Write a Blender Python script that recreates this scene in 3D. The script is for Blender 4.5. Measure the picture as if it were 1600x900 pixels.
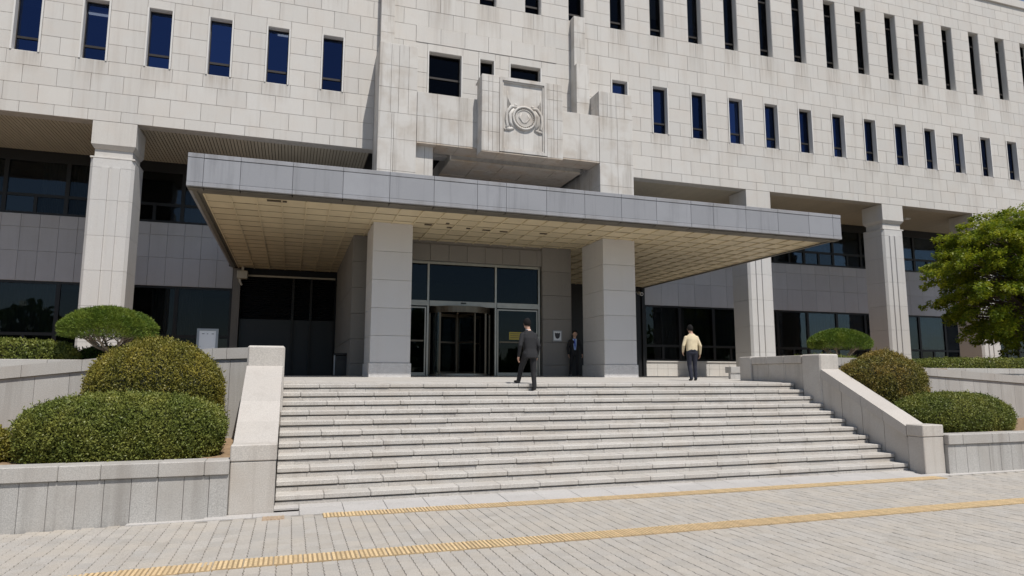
import bpy, bmesh, math, random
import numpy as np
from mathutils import Vector, Matrix
random.seed(7); rng = np.random.default_rng(7)
sc = bpy.context.scene
for o in list(bpy.data.objects): bpy.data.objects.remove(o)
R = math.radians

# ------------------------------------------------------------------ camera
EYE = Vector((0, 0, 1.88)); YAW, PITCH, ROLL, FPX = .3198, math.atan(137/1037.5), .0017, 1037.5
_f = Vector((math.sin(YAW)*math.cos(PITCH), math.cos(YAW)*math.cos(PITCH), math.sin(PITCH)))
_r = Vector((math.cos(YAW), -math.sin(YAW), 0)); _u = _r.cross(_f)
_r2 = _r*math.cos(ROLL)+_u*math.sin(ROLL); _u2 = -_r*math.sin(ROLL)+_u*math.cos(ROLL)
cam_d = bpy.data.cameras.new('camera'); cam = bpy.data.objects.new('camera', cam_d); sc.collection.objects.link(cam)
cam.matrix_world = Matrix((( _r2.x, _u2.x, -_f.x, EYE.x), (_r2.y, _u2.y, -_f.y, EYE.y), (_r2.z, _u2.z, -_f.z, EYE.z), (0, 0, 0, 1)))
cam_d.sensor_width = 36; cam_d.lens = 36*FPX/1600; cam_d.clip_end = 3000
sc.camera = cam
def project(p):
    d = Vector(p)-EYE; z = max(d.dot(_f), .1)
    return 800+FPX*d.dot(_r2)/z, 450-FPX*d.dot(_u2)/z

# ------------------------------------------------------------------ light
SUN_AZ, SUN_EL = R(16), R(60.6)
sdir = Vector((math.sin(SUN_AZ)*math.cos(SUN_EL), -math.cos(SUN_AZ)*math.cos(SUN_EL), math.sin(SUN_EL)))
w = bpy.data.worlds.new('World'); sc.world = w; w.use_nodes = True
nt = w.node_tree; bg = nt.nodes['Background']
sky = nt.nodes.new('ShaderNodeTexSky'); sky.sky_type = 'NISHITA'; sky.sun_disc = False
sky.sun_elevation = SUN_EL; sky.sun_rotation = math.atan2(sdir.x, sdir.y)
sky.altitude = 50; sky.air_density = 1.0; sky.dust_density = .6; sky.ozone_density = 1.4
nt.links.new(sky.outputs[0], bg.inputs[0]); bg.inputs[1].default_value = .088
sl = bpy.data.lights.new('sun', 'SUN'); sl.energy = 4.6; sl.angle = R(.53); sl.color = (1, .955, .89)
so = bpy.data.objects.new('sun', sl); sc.collection.objects.link(so)
so.rotation_euler = sdir.to_track_quat('Z', 'Y').to_euler(); so.location = (20, -30, 60)
sc.view_settings.view_transform = 'Standard'; sc.view_settings.look = 'None'
sc.view_settings.exposure = -.08; sc.view_settings.gamma = 1

# ------------------------------------------------------------------ helpers
COL = sc.collection
WLOC = {}
def tag(o, label=None, cat=None, group=None, kind=None):
    if label: o['label'] = label
    if cat: o['category'] = cat
    if group: o['group'] = group
    if kind: o['kind'] = kind
    return o
def wl(o): return WLOC.get(o.name, Vector((0, 0, 0)))
def put(o, loc, parent=None):
    COL.objects.link(o); loc = Vector(loc); WLOC[o.name] = loc
    if parent is not None:
        o.parent = parent; o.location = loc-wl(parent)
    else: o.location = loc
    return o
def empty(name, loc, label=None, cat=None, group=None):
    o = bpy.data.objects.new(name, None); o.empty_display_size = .2
    put(o, loc); return tag(o, label, cat, group)
def mesh_from(name, v, f, mats, smooth=False, mi=None):
    me = bpy.data.meshes.new(name); me.from_pydata(v, [], f)
    for m in (mats if isinstance(mats, (list, tuple)) else [mats]): me.materials.append(m)
    if mi is not None: me.polygons.foreach_set('material_index', mi)
    if smooth: me.polygons.foreach_set('use_smooth', [True]*len(me.polygons))
    me.update(); return me
class MB:
    def __init__(s): s.v = []; s.f = []; s.mi = []; s.cur = 0
    def add(s, vs, fs):
        n = len(s.v); s.v += [tuple(p) for p in vs]; s.f += [tuple(n+i for i in q) for q in fs]; s.mi += [s.cur]*len(fs); return s
    def box(s, x0, x1, y0, y1, z0, z1):
        return s.add([(x0,y0,z0),(x1,y0,z0),(x1,y1,z0),(x0,y1,z0),(x0,y0,z1),(x1,y0,z1),(x1,y1,z1),(x0,y1,z1)],
                     [(0,3,2,1),(4,5,6,7),(0,1,5,4),(1,2,6,5),(2,3,7,6),(3,0,4,7)])
    def cbox(s, x0, x1, y0, y1, z0, z1, c=.006):
        # box with chamfered edges on every side
        xs, ys, zs = (x0, x1), (y0, y1), (z0, z1); vs = []; idx = {}
        for i in (0, 1):
            for j in (0, 1):
                for k in (0, 1):
                    sx, sy, sz = (1 if i == 0 else -1), (1 if j == 0 else -1), (1 if k == 0 else -1)
                    for a in range(3):
                        p = [xs[i]+sx*c, ys[j]+sy*c, zs[k]+sz*c]; p[a] = (xs[i], ys[j], zs[k])[a]
                        idx[i, j, k, a] = len(vs); vs.append(tuple(p))
        g = idx.__getitem__; F = []
        for a in range(3):
            b, d = [(1, 2), (0, 2), (0, 1)][a]
            for e in (0, 1):
                q = []
                for (m, n) in ((0, 0), (1, 0), (1, 1), (0, 1)):
                    t = [0, 0, 0]; t[a] = e; t[b] = m; t[d] = n; q.append(g((*t, a)))
                flip = (e == 1) ^ (a == 1)
                F.append(tuple(q) if flip else tuple(q[::-1]))
        for a in range(3):
            b, d = [(1, 2), (0, 2), (0, 1)][a]
            for m in (0, 1):
                for n in (0, 1):
                    t0 = [0, 0, 0]; t0[b] = m; t0[d] = n; t1 = list(t0); t1[a] = 1
                    q = (g((*t0, b)), g((*t1, b)), g((*t1, d)), g((*t0, d)))
                    F.append(q)
        for i in (0, 1):
            for j in (0, 1):
                for k in (0, 1): F.append((g((i, j, k, 0)), g((i, j, k, 1)), g((i, j, k, 2))))
        return s.add(vs, F)
    def slab(s, x0, x1, z0, z1, y, d=.05, c=.005, g=.004):
        # facing slab, front towards -Y, joint gap g on each side, chamfer c
        x0 += g; x1 -= g; z0 += g; z1 -= g
        return s.add([(x0+c,y,z0+c),(x1-c,y,z0+c),(x1-c,y,z1-c),(x0+c,y,z1-c),(x0,y+c,z0),(x1,y+c,z0),(x1,y+c,z1),(x0,y+c,z1),
                      (x0,y+d,z0),(x1,y+d,z0),(x1,y+d,z1),(x0,y+d,z1)],
                     [(0,1,2,3),(4,5,1,0),(5,6,2,1),(6,7,3,2),(7,4,0,3),(8,9,5,4),(9,10,6,5),(10,11,7,6),(11,8,4,7)])
    def prism(s, poly, y0, y1):      # poly in (x,z), extruded along y
        n = len(poly); vs = [(x, y0, z) for x, z in poly]+[(x, y1, z) for x, z in poly]
        return s.add(vs, [tuple(range(n)), tuple(range(2*n-1, n-1, -1))]+[(i+n, (i+1) % n+n, (i+1) % n, i) for i in range(n)])
    def prismx(s, poly, x0, x1):     # poly in (y,z), extruded along x
        n = len(poly); vs = [(x0, y, z) for y, z in poly]+[(x1, y, z) for y, z in poly]
        return s.add(vs, [tuple(range(n-1, -1, -1)), tuple(range(n, 2*n))]+[(i, (i+1) % n, (i+1) % n+n, i+n) for i in range(n)])
    def prismz(s, poly, z0, z1):
        n = len(poly); vs = [(x, y, z0) for x, y in poly]+[(x, y, z1) for x, y in poly]
        return s.add(vs, [tuple(range(n-1, -1, -1)), tuple(range(n, 2*n))]+[(i, (i+1) % n, (i+1) % n+n, i+n) for i in range(n)])
    def tube(s, pts, rad, n=8, cap=True):
        pts = [Vector(p) for p in pts]; N = len(pts); rings = []
        rad = rad if isinstance(rad, (list, tuple)) else [rad]*N
        ref = None; vs = []
        for i, p in enumerate(pts):
            t = (pts[min(i+1, N-1)]-pts[max(i-1, 0)]).normalized()
            if ref is None: ref = t.orthogonal().normalized()
            ref = (ref-t*ref.dot(t)); ref = ref.normalized() if ref.length > 1e-6 else t.orthogonal().normalized()
            b = t.cross(ref)
            for k in range(n):
                a = 2*math.pi*k/n; vs.append(p+(ref*math.cos(a)+b*math.sin(a))*rad[i])
        fs = [(i*n+k, i*n+(k+1) % n, (i+1)*n+(k+1) % n, (i+1)*n+k) for i in range(N-1) for k in range(n)]
        if cap: fs += [tuple(range(n-1, -1, -1)), tuple((N-1)*n+k for k in range(n))]
        return s.add(vs, fs)
    def ball(s, c, r, nu=12, nv=8):
        r = r if isinstance(r, (tuple, list)) else (r, r, r); vs = [(c[0], c[1], c[2]-r[2])]
        for j in range(1, nv):
            ph = math.pi*j/nv-math.pi/2
            for i in range(nu):
                th = 2*math.pi*i/nu; vs.append((c[0]+r[0]*math.cos(ph)*math.cos(th), c[1]+r[1]*math.cos(ph)*math.sin(th), c[2]+r[2]*math.sin(ph)))
        vs.append((c[0], c[1], c[2]+r[2])); L = len(vs)-1
        fs = [(0, 1+(i+1) % nu, 1+i) for i in range(nu)]
        for j in range(nv-2):
            for i in range(nu): fs.append((1+j*nu+i, 1+j*nu+(i+1) % nu, 1+(j+1)*nu+(i+1) % nu, 1+(j+1)*nu+i))
        b = 1+(nv-2)*nu; fs += [(b+i, b+(i+1) % nu, L) for i in range(nu)]
        return s.add(vs, fs)
    def build(s, name, mat, parent=None, smooth=False, kind=None, rest_on_base=True):
        a = np.array(s.v, float); lo, hi = a.min(0), a.max(0); c = ((lo+hi)/2); c[2] = lo[2]
        me = mesh_from(name, (a-c).tolist(), s.f, mat, smooth, s.mi if isinstance(mat, (list, tuple)) else None)
        o = bpy.data.objects.new(name, me); put(o, c, parent)
        if kind: o['kind'] = kind
        return o
_cache = {}
def shared(name, key, maker, mat, loc, parent):
    k = (name, key)
    if k not in _cache:
        m = MB(); maker(m); _cache[k] = mesh_from(name, m.v, m.f, mat)
    o = bpy.data.objects.new(name, _cache[k]); return put(o, loc, parent)
def box(name, b, mat, parent=None, kind=None, c=0):
    m = MB(); (m.cbox(*b, c) if c else m.box(*b)); return m.build(name, mat, parent, kind=kind)

# ------------------------------------------------------------------ materials
def newmat(name):
    m = bpy.data.materials.new(name); m.use_nodes = True
    n = m.node_tree; return m, n, n.nodes['Principled BSDF']
def ramp(n, stops):
    r = n.nodes.new('ShaderNodeValToRGB'); e = r.color_ramp.elements
    e[0].position, e[0].color = stops[0][0], (*stops[0][1], 1)
    e[1].position, e[1].color = stops[-1][0], (*stops[-1][1], 1)
    for p, c in stops[1:-1]:
        x = e.new(p); x.color = (*c, 1)
    return r
def noise(n, vec, scale, detail=3, rough=.55):
    t = n.nodes.new('ShaderNodeTexNoise'); t.inputs['Scale'].default_value = scale
    t.inputs['Detail'].default_value = detail; t.inputs['Roughness'].default_value = rough
    if vec is not None: n.links.new(vec, t.inputs['Vector'])
    return t.outputs[0]
def mapping(n, vec, scale, loc=(0, 0, 0)):
    m = n.nodes.new('ShaderNodeMapping'); m.inputs['Scale'].default_value = scale; m.inputs['Location'].default_value = loc
    n.links.new(vec, m.inputs['Vector']); return m.outputs[0]
def math_(n, op, a, b=None, clamp=False):
    m = n.nodes.new('ShaderNodeMath'); m.operation = op; m.use_clamp = clamp
    for i, v in enumerate((a, b)):
        if v is None: continue
        if isinstance(v, (int, float)): m.inputs[i].default_value = v
        else: n.links.new(v, m.inputs[i])
    return m.outputs[0]
def remap(n, v, a, b, c=0., d=1.):
    m = n.nodes.new('ShaderNodeMapRange'); n.links.new(v, m.inputs[0])
    for i, x in enumerate((a, b, c, d)): m.inputs[i+1].default_value = x
    return m.outputs[0]
def mixc(n, fac, a, b, mode='MIX'):
    m = n.nodes.new('ShaderNodeMix'); m.data_type = 'RGBA'; m.blend_type = mode
    for s, v in ((m.inputs[0], fac), (m.inputs[6], a), (m.inputs[7], b)):
        if isinstance(v, (int, float)): s.default_value = v
        elif isinstance(v, tuple): s.default_value = (*v, 1)
        else: n.links.new(v, s)
    return m.outputs[2]
def rnd(n):
    g = n.nodes.new('ShaderNodeNewGeometry'); oi = n.nodes.new('ShaderNodeObjectInfo')
    return math_(n, 'FRACT', math_(n, 'ADD', g.outputs['Random Per Island'], oi.outputs['Random'])), g.outputs['Position']
def stone(name, col, var=.10, speck=.10, streak=.18, dirt=(.45, .43, .40), rough=.75, bump=.15, streak_lo=.52, warm=.0, fine=130, sills=False):
    m, n, b = newmat(name); r, pos = rnd(n)
    base = mixc(n, r, tuple(c*(1-var) for c in col), tuple(min(1, c*(1+var)) for c in col))
    r2 = math_(n, 'FRACT', math_(n, 'MULTIPLY', r, 7.31))
    base = mixc(n, math_(n, 'MULTIPLY', r2, warm), base, (col[0]*1.06, col[1]*.97, col[2]*.86))
    sp = noise(n, pos, fine, 2, .7)
    base = mixc(n, 1., base, mixc(n, remap(n, sp, .36, .64), (1-speck*1.6,)*3, (1+speck,)*3), 'MULTIPLY')
    cl = noise(n, pos, 1.3, 4)
    base = mixc(n, remap(n, cl, .45, .75, 0, .55*streak/.18), base, tuple(c*d*1.55 for c, d in zip(col, dirt)))
    st = noise(n, mapping(n, pos, (4.2, 4.2, .22)), 1., 4, .65)
    base = mixc(n, remap(n, st, streak_lo, .78, 0, min(.85, streak*3)), base, tuple(c*d for c, d in zip(col, dirt)))
    if sills:      # rain stains running down from the window sills
        sx = n.nodes.new('ShaderNodeSeparateXYZ'); n.links.new(pos, sx.inputs[0]); tot = None
        fine_st = noise(n, mapping(n, pos, (9, 9, .5)), 1., 3, .6)
        for c0, p_, zt, ln, xa, xb in ((1.08, 2.07, 13.09, .9, -30, 2.2), (15.95, 2.105, 13.09, .9, 13, 60), (9.62, 2.096, 17.9, 1.7, -30, 60)):
            u = math_(n, 'ABSOLUTE', math_(n, 'SUBTRACT', math_(n, 'FRACT', math_(n, 'ADD', math_(n, 'DIVIDE', math_(n, 'SUBTRACT', sx.outputs[0], c0), p_), 20.5)), .5))
            k = math_(n, 'MULTIPLY', remap(n, u, .25, .17), remap(n, sx.outputs[2], zt-ln, zt))
            k = math_(n, 'MULTIPLY', k, math_(n, 'LESS_THAN', sx.outputs[2], zt+.01))
            k = math_(n, 'MULTIPLY', k, math_(n, 'MULTIPLY', math_(n, 'GREATER_THAN', sx.outputs[0], xa), math_(n, 'LESS_THAN', sx.outputs[0], xb)))
            tot = k if tot is None else math_(n, 'ADD', tot, k)
        base = mixc(n, math_(n, 'MULTIPLY', tot, remap(n, fine_st, .35, .7, .08, .85)), base, tuple(c*d for c, d in zip(col, (.60, .55, .50))))
    n.links.new(base, b.inputs['Base Color']); b.inputs['Roughness'].default_value = rough
    bp = n.nodes.new('ShaderNodeBump'); bp.inputs['Strength'].default_value = bump; bp.inputs['Distance'].default_value = .004
    n.links.new(sp, bp.inputs['Height']); n.links.new(bp.outputs[0], b.inputs['Normal'])
    return m
def plain(name, col, rough=.6, metal=0., var=0., nscale=6., spec=.5):
    m, n, b = newmat(name)
    if var:
        r, pos = rnd(n); c = mixc(n, r, tuple(x*(1-var) for x in col), tuple(min(1, x*(1+var)) for x in col))
        nz = noise(n, pos, nscale, 4)
        c = mixc(n, 1., c, mixc(n, remap(n, nz, .3, .7), (1-var,)*3, (1+var,)*3), 'MULTIPLY')
        n.links.new(c, b.inputs['Base Color'])
    else: b.inputs['Base Color'].default_value = (*col, 1)
    b.inputs['Roughness'].default_value = rough; b.inputs['Metallic'].default_value = metal
    b.inputs['Specular IOR Level'].default_value = spec
    return m
def glass(name, tint, refl, base=.04, gcol=(1, 1, 1), rough=.015):
    m, n, b = newmat(name); n.nodes.remove(b); out = n.nodes['Material Output']
    tr = n.nodes.new('ShaderNodeBsdfTransparent'); tr.inputs[0].default_value = (*tint, 1)
    gl = n.nodes.new('ShaderNodeBsdfGlossy'); gl.inputs['Color'].default_value = (*gcol, 1); gl.inputs['Roughness'].default_value = rough
    g = n.nodes.new('ShaderNodeNewGeometry')
    nb = noise(n, g.outputs['Position'], 1.1, 2); bp = n.nodes.new('ShaderNodeBump'); bp.inputs['Strength'].default_value = .06; bp.inputs['Distance'].default_value = .05
    n.links.new(nb, bp.inputs['Height']); n.links.new(bp.outputs[0], gl.inputs['Normal'])
    fr = n.nodes.new('ShaderNodeFresnel'); fr.inputs[0].default_value = 1.5
    oi = n.nodes.new('ShaderNodeObjectInfo')
    fac = math_(n, 'MULTIPLY', math_(n, 'ADD', math_(n, 'MULTIPLY', fr.outputs[0], refl), base, True), remap(n, oi.outputs['Random'], 0, 1, .45, 1.45), True)
    mx = n.nodes.new('ShaderNodeMixShader'); n.links.new(fac, mx.inputs[0]); n.links.new(tr.outputs[0], mx.inputs[1]); n.links.new(gl.outputs[0], mx.inputs[2])
    n.links.new(mx.outputs[0], out.inputs[0]); return m
def leafmat(name, dark, light, yellow=None, trans=.25):
    m, n, b = newmat(name); r, pos = rnd(n)
    cl = noise(n, pos, 2.2, 3); cl2 = noise(n, pos, 9., 2)
    c = mixc(n, r, dark, light)
    if yellow: c = mixc(n, math_(n, 'MULTIPLY', remap(n, cl, .42, .66), remap(n, cl2, .35, .65, .35, 1.)), c, yellow)
    n.links.new(c, b.inputs['Base Color']); b.inputs['Roughness'].default_value = .5; b.inputs['Specular IOR Level'].default_value = .35
    tl = n.nodes.new('ShaderNodeBsdfTranslucent'); n.links.new(c, tl.inputs[0])
    mx = n.nodes.new('ShaderNodeMixShader'); mx.inputs[0].default_value = trans; out = n.nodes['Material Output']
    n.links.new(b.outputs[0], mx.inputs[1]); n.links.new(tl.outputs[0], mx.inputs[2]); n.links.new(mx.outputs[0], out.inputs[0])
    return m
M = {}
M['facade'] = stone('facade_granite', (.575, .553, .520), .045, .06, .12, (.62, .57, .53), fine=60, warm=.12, sills=True)
M['mortar'] = plain('mortar', (.35, .335, .31), .9, var=.15)
M['reveal'] = stone('reveal_granite', (.66, .64, .61), .03, .05, .06, fine=60)
M['pylon'] = stone('pylon_granite', (.575, .553, .520), .05, .05, .30, (.50, .46, .42), fine=60, warm=.12)
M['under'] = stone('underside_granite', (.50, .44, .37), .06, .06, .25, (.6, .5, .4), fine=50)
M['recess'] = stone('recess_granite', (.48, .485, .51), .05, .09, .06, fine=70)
M['column'] = stone('column_granite', (.57, .555, .535), .03, .08, .06, (.6, .56, .5), fine=70)
M['pillar'] = stone('pillar_granite', (.64, .625, .61), .03, .24, .05, (.6, .55, .48), fine=80)
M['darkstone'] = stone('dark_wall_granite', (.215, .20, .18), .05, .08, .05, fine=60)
M['fascia'] = stone('fascia_granite', (.28, .285, .305), .10, .05, .30, (.60, .60, .60), rough=.55, fine=60)
M['fascia_edge'] = stone('fascia_edge_granite', (.30, .305, .325), .04, .05, .2, fine=60)
M['molding'] = plain('canopy_molding', (.115, .105, .085), .6, var=.15, nscale=2)
M['soffit'] = plain('soffit_panel_paint', (.62, .525, .35), .5, var=.06, nscale=2.5)
M['soffit_joint'] = plain('soffit_joint_strip', (.22, .175, .105), .7)
M['soffit_gap'] = plain('soffit_gap', (.10, .08, .055), .8)
M['slat'] = plain('soffit_slat_paint', (.40, .36, .28), .6, var=.05)
M['step'] = stone('step_granite', (.50, .475, .44), .06, .15, .13, (.55, .50, .45), fine=70)
M['riser'] = stone('riser_granite', (.50, .475, .44), .05, .13, .14, (.5, .46, .42), fine=70)
M['cheek'] = stone('cheek_granite', (.53, .495, .45), .04, .11, .20, (.5, .46, .42), fine=70)
M['cheektop'] = stone('cheek_top_granite', (.49, .455, .415), .04, .09, .08, (.6, .56, .52), fine=70)
M['planter'] = stone('planter_granite', (.45, .435, .41), .06, .15, .24, (.54, .52, .50), fine=75, streak_lo=.46)
M['coping'] = stone('coping_granite', (.44, .42, .39), .06, .13, .16, (.52, .48, .45), fine=75)
M['paver'] = stone('paver_concrete', (.415, .39, .355), .07, .15, .20, (.72, .68, .62), rough=.9, fine=90, warm=.25)
M['apron'] = stone('apron_granite', (.47, .45, .43), .05, .09, .06, fine=70)
M['sand'] = plain('joint_sand', (.29, .265, .23), .95, var=.2, nscale=12)
M['tactile_base'] = stone('tactile_tile_base', (.34, .25, .14), .12, .12, .12, (.7, .66, .66), rough=.85, fine=50)
M['tactile'] = stone('tactile_tile', (.64, .475, .265), .12, .12, .12, (.62, .58, .62), rough=.8, fine=50)
M['tactile_old'] = stone('tactile_tile_faded', (.42, .32, .22), .10, .12, .15, (.62, .58, .62), rough=.85, fine=50)
M['landing'] = stone('landing_granite', (.50, .475, .44), .05, .1, .1, fine=60)
M['soil'] = plain('soil', (.235, .16, .095), .95, var=.3, nscale=14)
M['frame'] = plain('window_frame_bronze', (.055, .048, .042), .42, .5)
M['frame_d'] = plain('dark_window_frame', (.012, .012, .013), .45, .2)
M['steel'] = plain('brushed_steel', (.36, .335, .29), .36, .9, var=.08)
M['bronze'] = plain('bronze_door_frame', (.14, .115, .085), .32, .8)
M['glass_up'] = glass('upper_window_glass', (.26, .28, .31), 1.2, .09, (.24, .37, .80))
M['glass_rt'] = glass('wing_window_glass', (.28, .29, .30), .42, .0, (.50, .54, .64))
M['glass'] = glass('storefront_glass', (.38, .40, .41), .7, .0, (.8, .9, 1))
M['glass_door'] = glass('door_glass', (.45, .48, .48), .5, .0, (.75, .88, 1))
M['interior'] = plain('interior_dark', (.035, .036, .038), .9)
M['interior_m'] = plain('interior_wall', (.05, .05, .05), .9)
M['blind'] = plain('blind_fabric', (.62, .60, .56), .9, var=.04)
M['curtain'] = plain('curtain_fabric', (.34, .37, .37), .9, var=.06)
M['shutter'] = plain('dark_shutter', (.022, .024, .028), .4, .3)
M['leaf_box'] = leafmat('leaf_box_hedge', (.10, .130, .024), (.18, .210, .040), (.27, .27, .055), .15)
M['leaf_gold'] = leafmat('leaf_golden_yew', (.12, .125, .021), (.22, .200, .033), (.33, .27, .043), .15)
M['leaf_dark'] = leafmat('leaf_dark_hedge', (.030, .065, .012), (.08, .14, .026), (.11, .17, .03))
M['leaf_brown'] = leafmat('leaf_bronze_shrub', (.11, .115, .021), (.22, .185, .033), (.34, .22, .05), .15)
M['leaf_tree'] = leafmat('leaf_maple', (.08, .135, .010), (.22, .28, .018), (.42, .42, .024), .45)
M['needle'] = leafmat('needle_pine', (.065, .12, .016), (.16, .23, .03), (.24, .29, .04))
M['bark'] = plain('bark', (.10, .075, .055), .9, var=.25, nscale=10)
M['bark_light'] = plain('bark_weathered', (.24, .19, .14), .9, var=.2, nscale=12)
M['core'] = plain('shrub_dark_core', (.022, .024, .010), .95, var=.2)  # filler colour of the shrub cores, painted dark like deep foliage
M['white'] = plain('white_board', (.72, .73, .74), .5)
M['grey'] = plain('grey_metal', (.33, .34, .35), .4, .6)
M['black'] = plain('black_plastic', (.015, .015, .016), .4)
M['cream'] = plain('cream_plastic', (.52, .49, .41), .5)
M['sign_y'] = plain('yellow_sign', (.42, .33, .05), .5)
M['ink'] = plain('dark_ink', (.04, .04, .045), .6)
#@@BUILD

# ================================================================== GROUND (large structure first)
def gz(x): return -.018*max(0., -.6-x)
m = MB()
gx = [-600, -60, -20, -8, -5, -3, -.6, 20, 60, 700]; gy = [-500, -60, 4.2, 9.85, 40, 900]
for j in range(len(gy)):
    for i in range(len(gx)): m.v.append((gx[i], gy[j], (gz(max(gx[i], -20)))-.035))
for j in range(len(gy)-1):
    for i in range(len(gx)-1):
        a = j*len(gx)+i; m.f.append((a, a+1, a+1+len(gx), a+len(gx))); m.mi.append(0)
def paved_far():
    mt, n, b = newmat('plaza_paving_far'); g = n.nodes.new('ShaderNodeNewGeometry')
    br = n.nodes.new('ShaderNodeTexBrick'); n.links.new(g.outputs['Position'], br.inputs['Vector'])
    br.inputs['Scale'].default_value = 1; br.inputs['Brick Width'].default_value = .225; br.inputs['Row Height'].default_value = .1125
    br.inputs['Mortar Size'].default_value = .006; br.inputs['Color1'].default_value = (.37, .345, .315, 1); br.inputs['Color2'].default_value = (.31, .285, .26, 1); br.inputs['Mortar'].default_value = (.14, .125, .11, 1)
    nz = noise(n, g.outputs['Position'], 1.2, 4)
    n.links.new(mixc(n, 1., br.outputs[0], mixc(n, nz, (.85,)*3, (1.1,)*3), 'MULTIPLY'), b.inputs['Base Color']); b.inputs['Roughness'].default_value = .9
    return mt
ground = m.build('plaza_ground', paved_far(), kind='structure')

# ================================================================== COURTHOUSE
YF, YR, YPY, YE, YC, YD, YP = 26.1, 30.6, 24.6, 23.95, 17.5, 22.2, 20.0
B = empty('office_building', (7.5, YF, 0), 'broad pale granite office building with narrow windows, colonnade and entrance canopy', 'building')
LOWER = [1.08-2.07*k for k in range(0, 10)]+[13.85]+[15.95+2.105*k for k in range(0, 16)]
UPPER = [9.62+2.096*k for k in range(-13, 19)]
CENTER = [(4.95, 6.37), (7.17, 7.81), (8.54, 9.96)]
rows = [10.85, 11.25, 11.92, 12.58, 13.09, 13.7475, 14.405, 15.0625, 15.72, 16.445, 17.17, 17.9]+[17.9+(21.72-17.9)/6*i for i in range(1, 7)]+[22.33, 22.92, 23.5, 23.93]
FX0, FX1 = -19.5, 49.5
opens = []          # backing openings (x0,x1,z0,z1)
for c in LOWER: opens.append((c-.40, c+.40, 13.09, 15.38))
for c in UPPER: opens.append((c-.39, c+.39, 17.9, 21.72))
for a, b_ in CENTER: opens.append((a, b_, 13.09, 15.38))
def block_iv(z0, z1):
    iv = []
    zc = (z0+z1)/2
    if 13.09 < zc < 15.72:
        iv += [(c-.45, c+.45) for c in LOWER]+[(a-.05, b_+.05) for a, b_ in CENTER]
    if 17.9 < zc < 21.72: iv += [(c-.39, c+.39) for c in UPPER]
    if zc < 14.7: iv.append((2.76, 4.24))
    elif zc < 17.94: iv.append((2.9, 3.45))
    if zc < 17.94: iv.append((11.42, 11.97))
    if zc < 14.0: iv.append((12.05, 13.64))
    return sorted(iv)
# backing wall
xs = sorted({FX0, FX1} | {v for o in opens for v in o[:2]}); zs = sorted({10.85, 24.0} | {v for o in opens for v in o[2:]})
m = MB()
for j in range(len(zs)-1):
    zc = (zs[j]+zs[j+1])/2; run = None
    for i in range(len(xs)-1):
        xc = (xs[i]+xs[i+1])/2
        hole = any(o[0] < xc < o[1] and o[2] < zc < o[3] for o in opens)
        if not hole:
            if run is None: run = xs[i]
        if (hole or i == len(xs)-2) and run is not None:
            m.box(run, xs[i] if hole else xs[i+1], YF+.045, YF+.5, zs[j], zs[j+1]); run = None
facade = m.build('facade_wall', M['mortar'], B)
# stones
stones = []
for r in range(len(rows)-1):
    z0, z1 = rows[r], rows[r+1]; iv = block_iv(z0, z1); free = []; x = FX0
    for a, b_ in iv:
        if a > x: free.append((x, a))
        x = max(x, b_)
    if x < FX1: free.append((x, FX1))
    for a, b_ in free:
        left = a < 2; pitch, c0 = (1.035, 1.08) if left else (1.05, 9.62 if z0 > 17 else 15.95)
        off = .5*pitch if r % 2 else 0
        js = [c0+off+k*pitch for k in range(-40, 60)]
        cuts = [a]+[q for q in js if a+.2 < q < b_-.2]+[b_]
        for q in range(len(cuts)-1): stones.append((cuts[q], cuts[q+1], z0, z1))
def scr_area(x0, x1, z0, z1, y):
    p = [project((x, y, z)) for x, z in ((x0, z0), (x1, z0), (x1, z1), (x0, z1))]
    cx = sum(q[0] for q in p)/4; cy = sum(q[1] for q in p)/4
    if not (-30 < cx < 1630 and -30 < cy < 930): return 0
    return abs(sum(p[i][0]*p[(i+1) % 4][1]-p[(i+1) % 4][0]*p[i][1] for i in range(4)))/2
stones.sort(key=lambda s: -scr_area(*s, YF))
rest = MB()
for k, (x0, x1, z0, z1) in enumerate(stones):
    yy = YF-(.022 if (4.2 < (x0+x1)/2 < 10.5 and 15.7 < z0 < 16) else 0)+rng.uniform(-.003, .003)
    if k < 300:
        W_, H_ = round(x1-x0, 3), round(z1-z0, 3)
        shared('stone', (W_, H_), lambda q, W_=W_, H_=H_: q.slab(-W_/2, W_/2, 0, H_, 0, .10, .006, .005), M['facade'], ((x0+x1)/2, yy, z0), facade)
    else: rest.slab(x0, x1, z0, z1, yy, .10, .006, .005)
rest.build('stone', M['facade'], facade, kind='stuff')
# cornice / roof edge
m = MB(); m.box(FX0, FX1, YF-.10, YF+1.0, 23.99, 24.45); m.box(FX0, FX1, YF+.02, YF+.6, 23.90, 23.99); m.box(FX0, FX1, YF+.3, YF+16, 23.95, 24.1); m.build('roof_edge', M['facade'], B)
# interiors behind the facade glass
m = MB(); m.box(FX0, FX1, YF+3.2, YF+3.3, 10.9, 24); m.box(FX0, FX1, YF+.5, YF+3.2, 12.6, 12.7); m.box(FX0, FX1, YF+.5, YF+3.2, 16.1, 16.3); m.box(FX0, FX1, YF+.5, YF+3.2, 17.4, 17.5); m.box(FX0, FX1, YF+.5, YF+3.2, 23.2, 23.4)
m.build('interior_wall', M['interior_m'], B)
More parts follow.
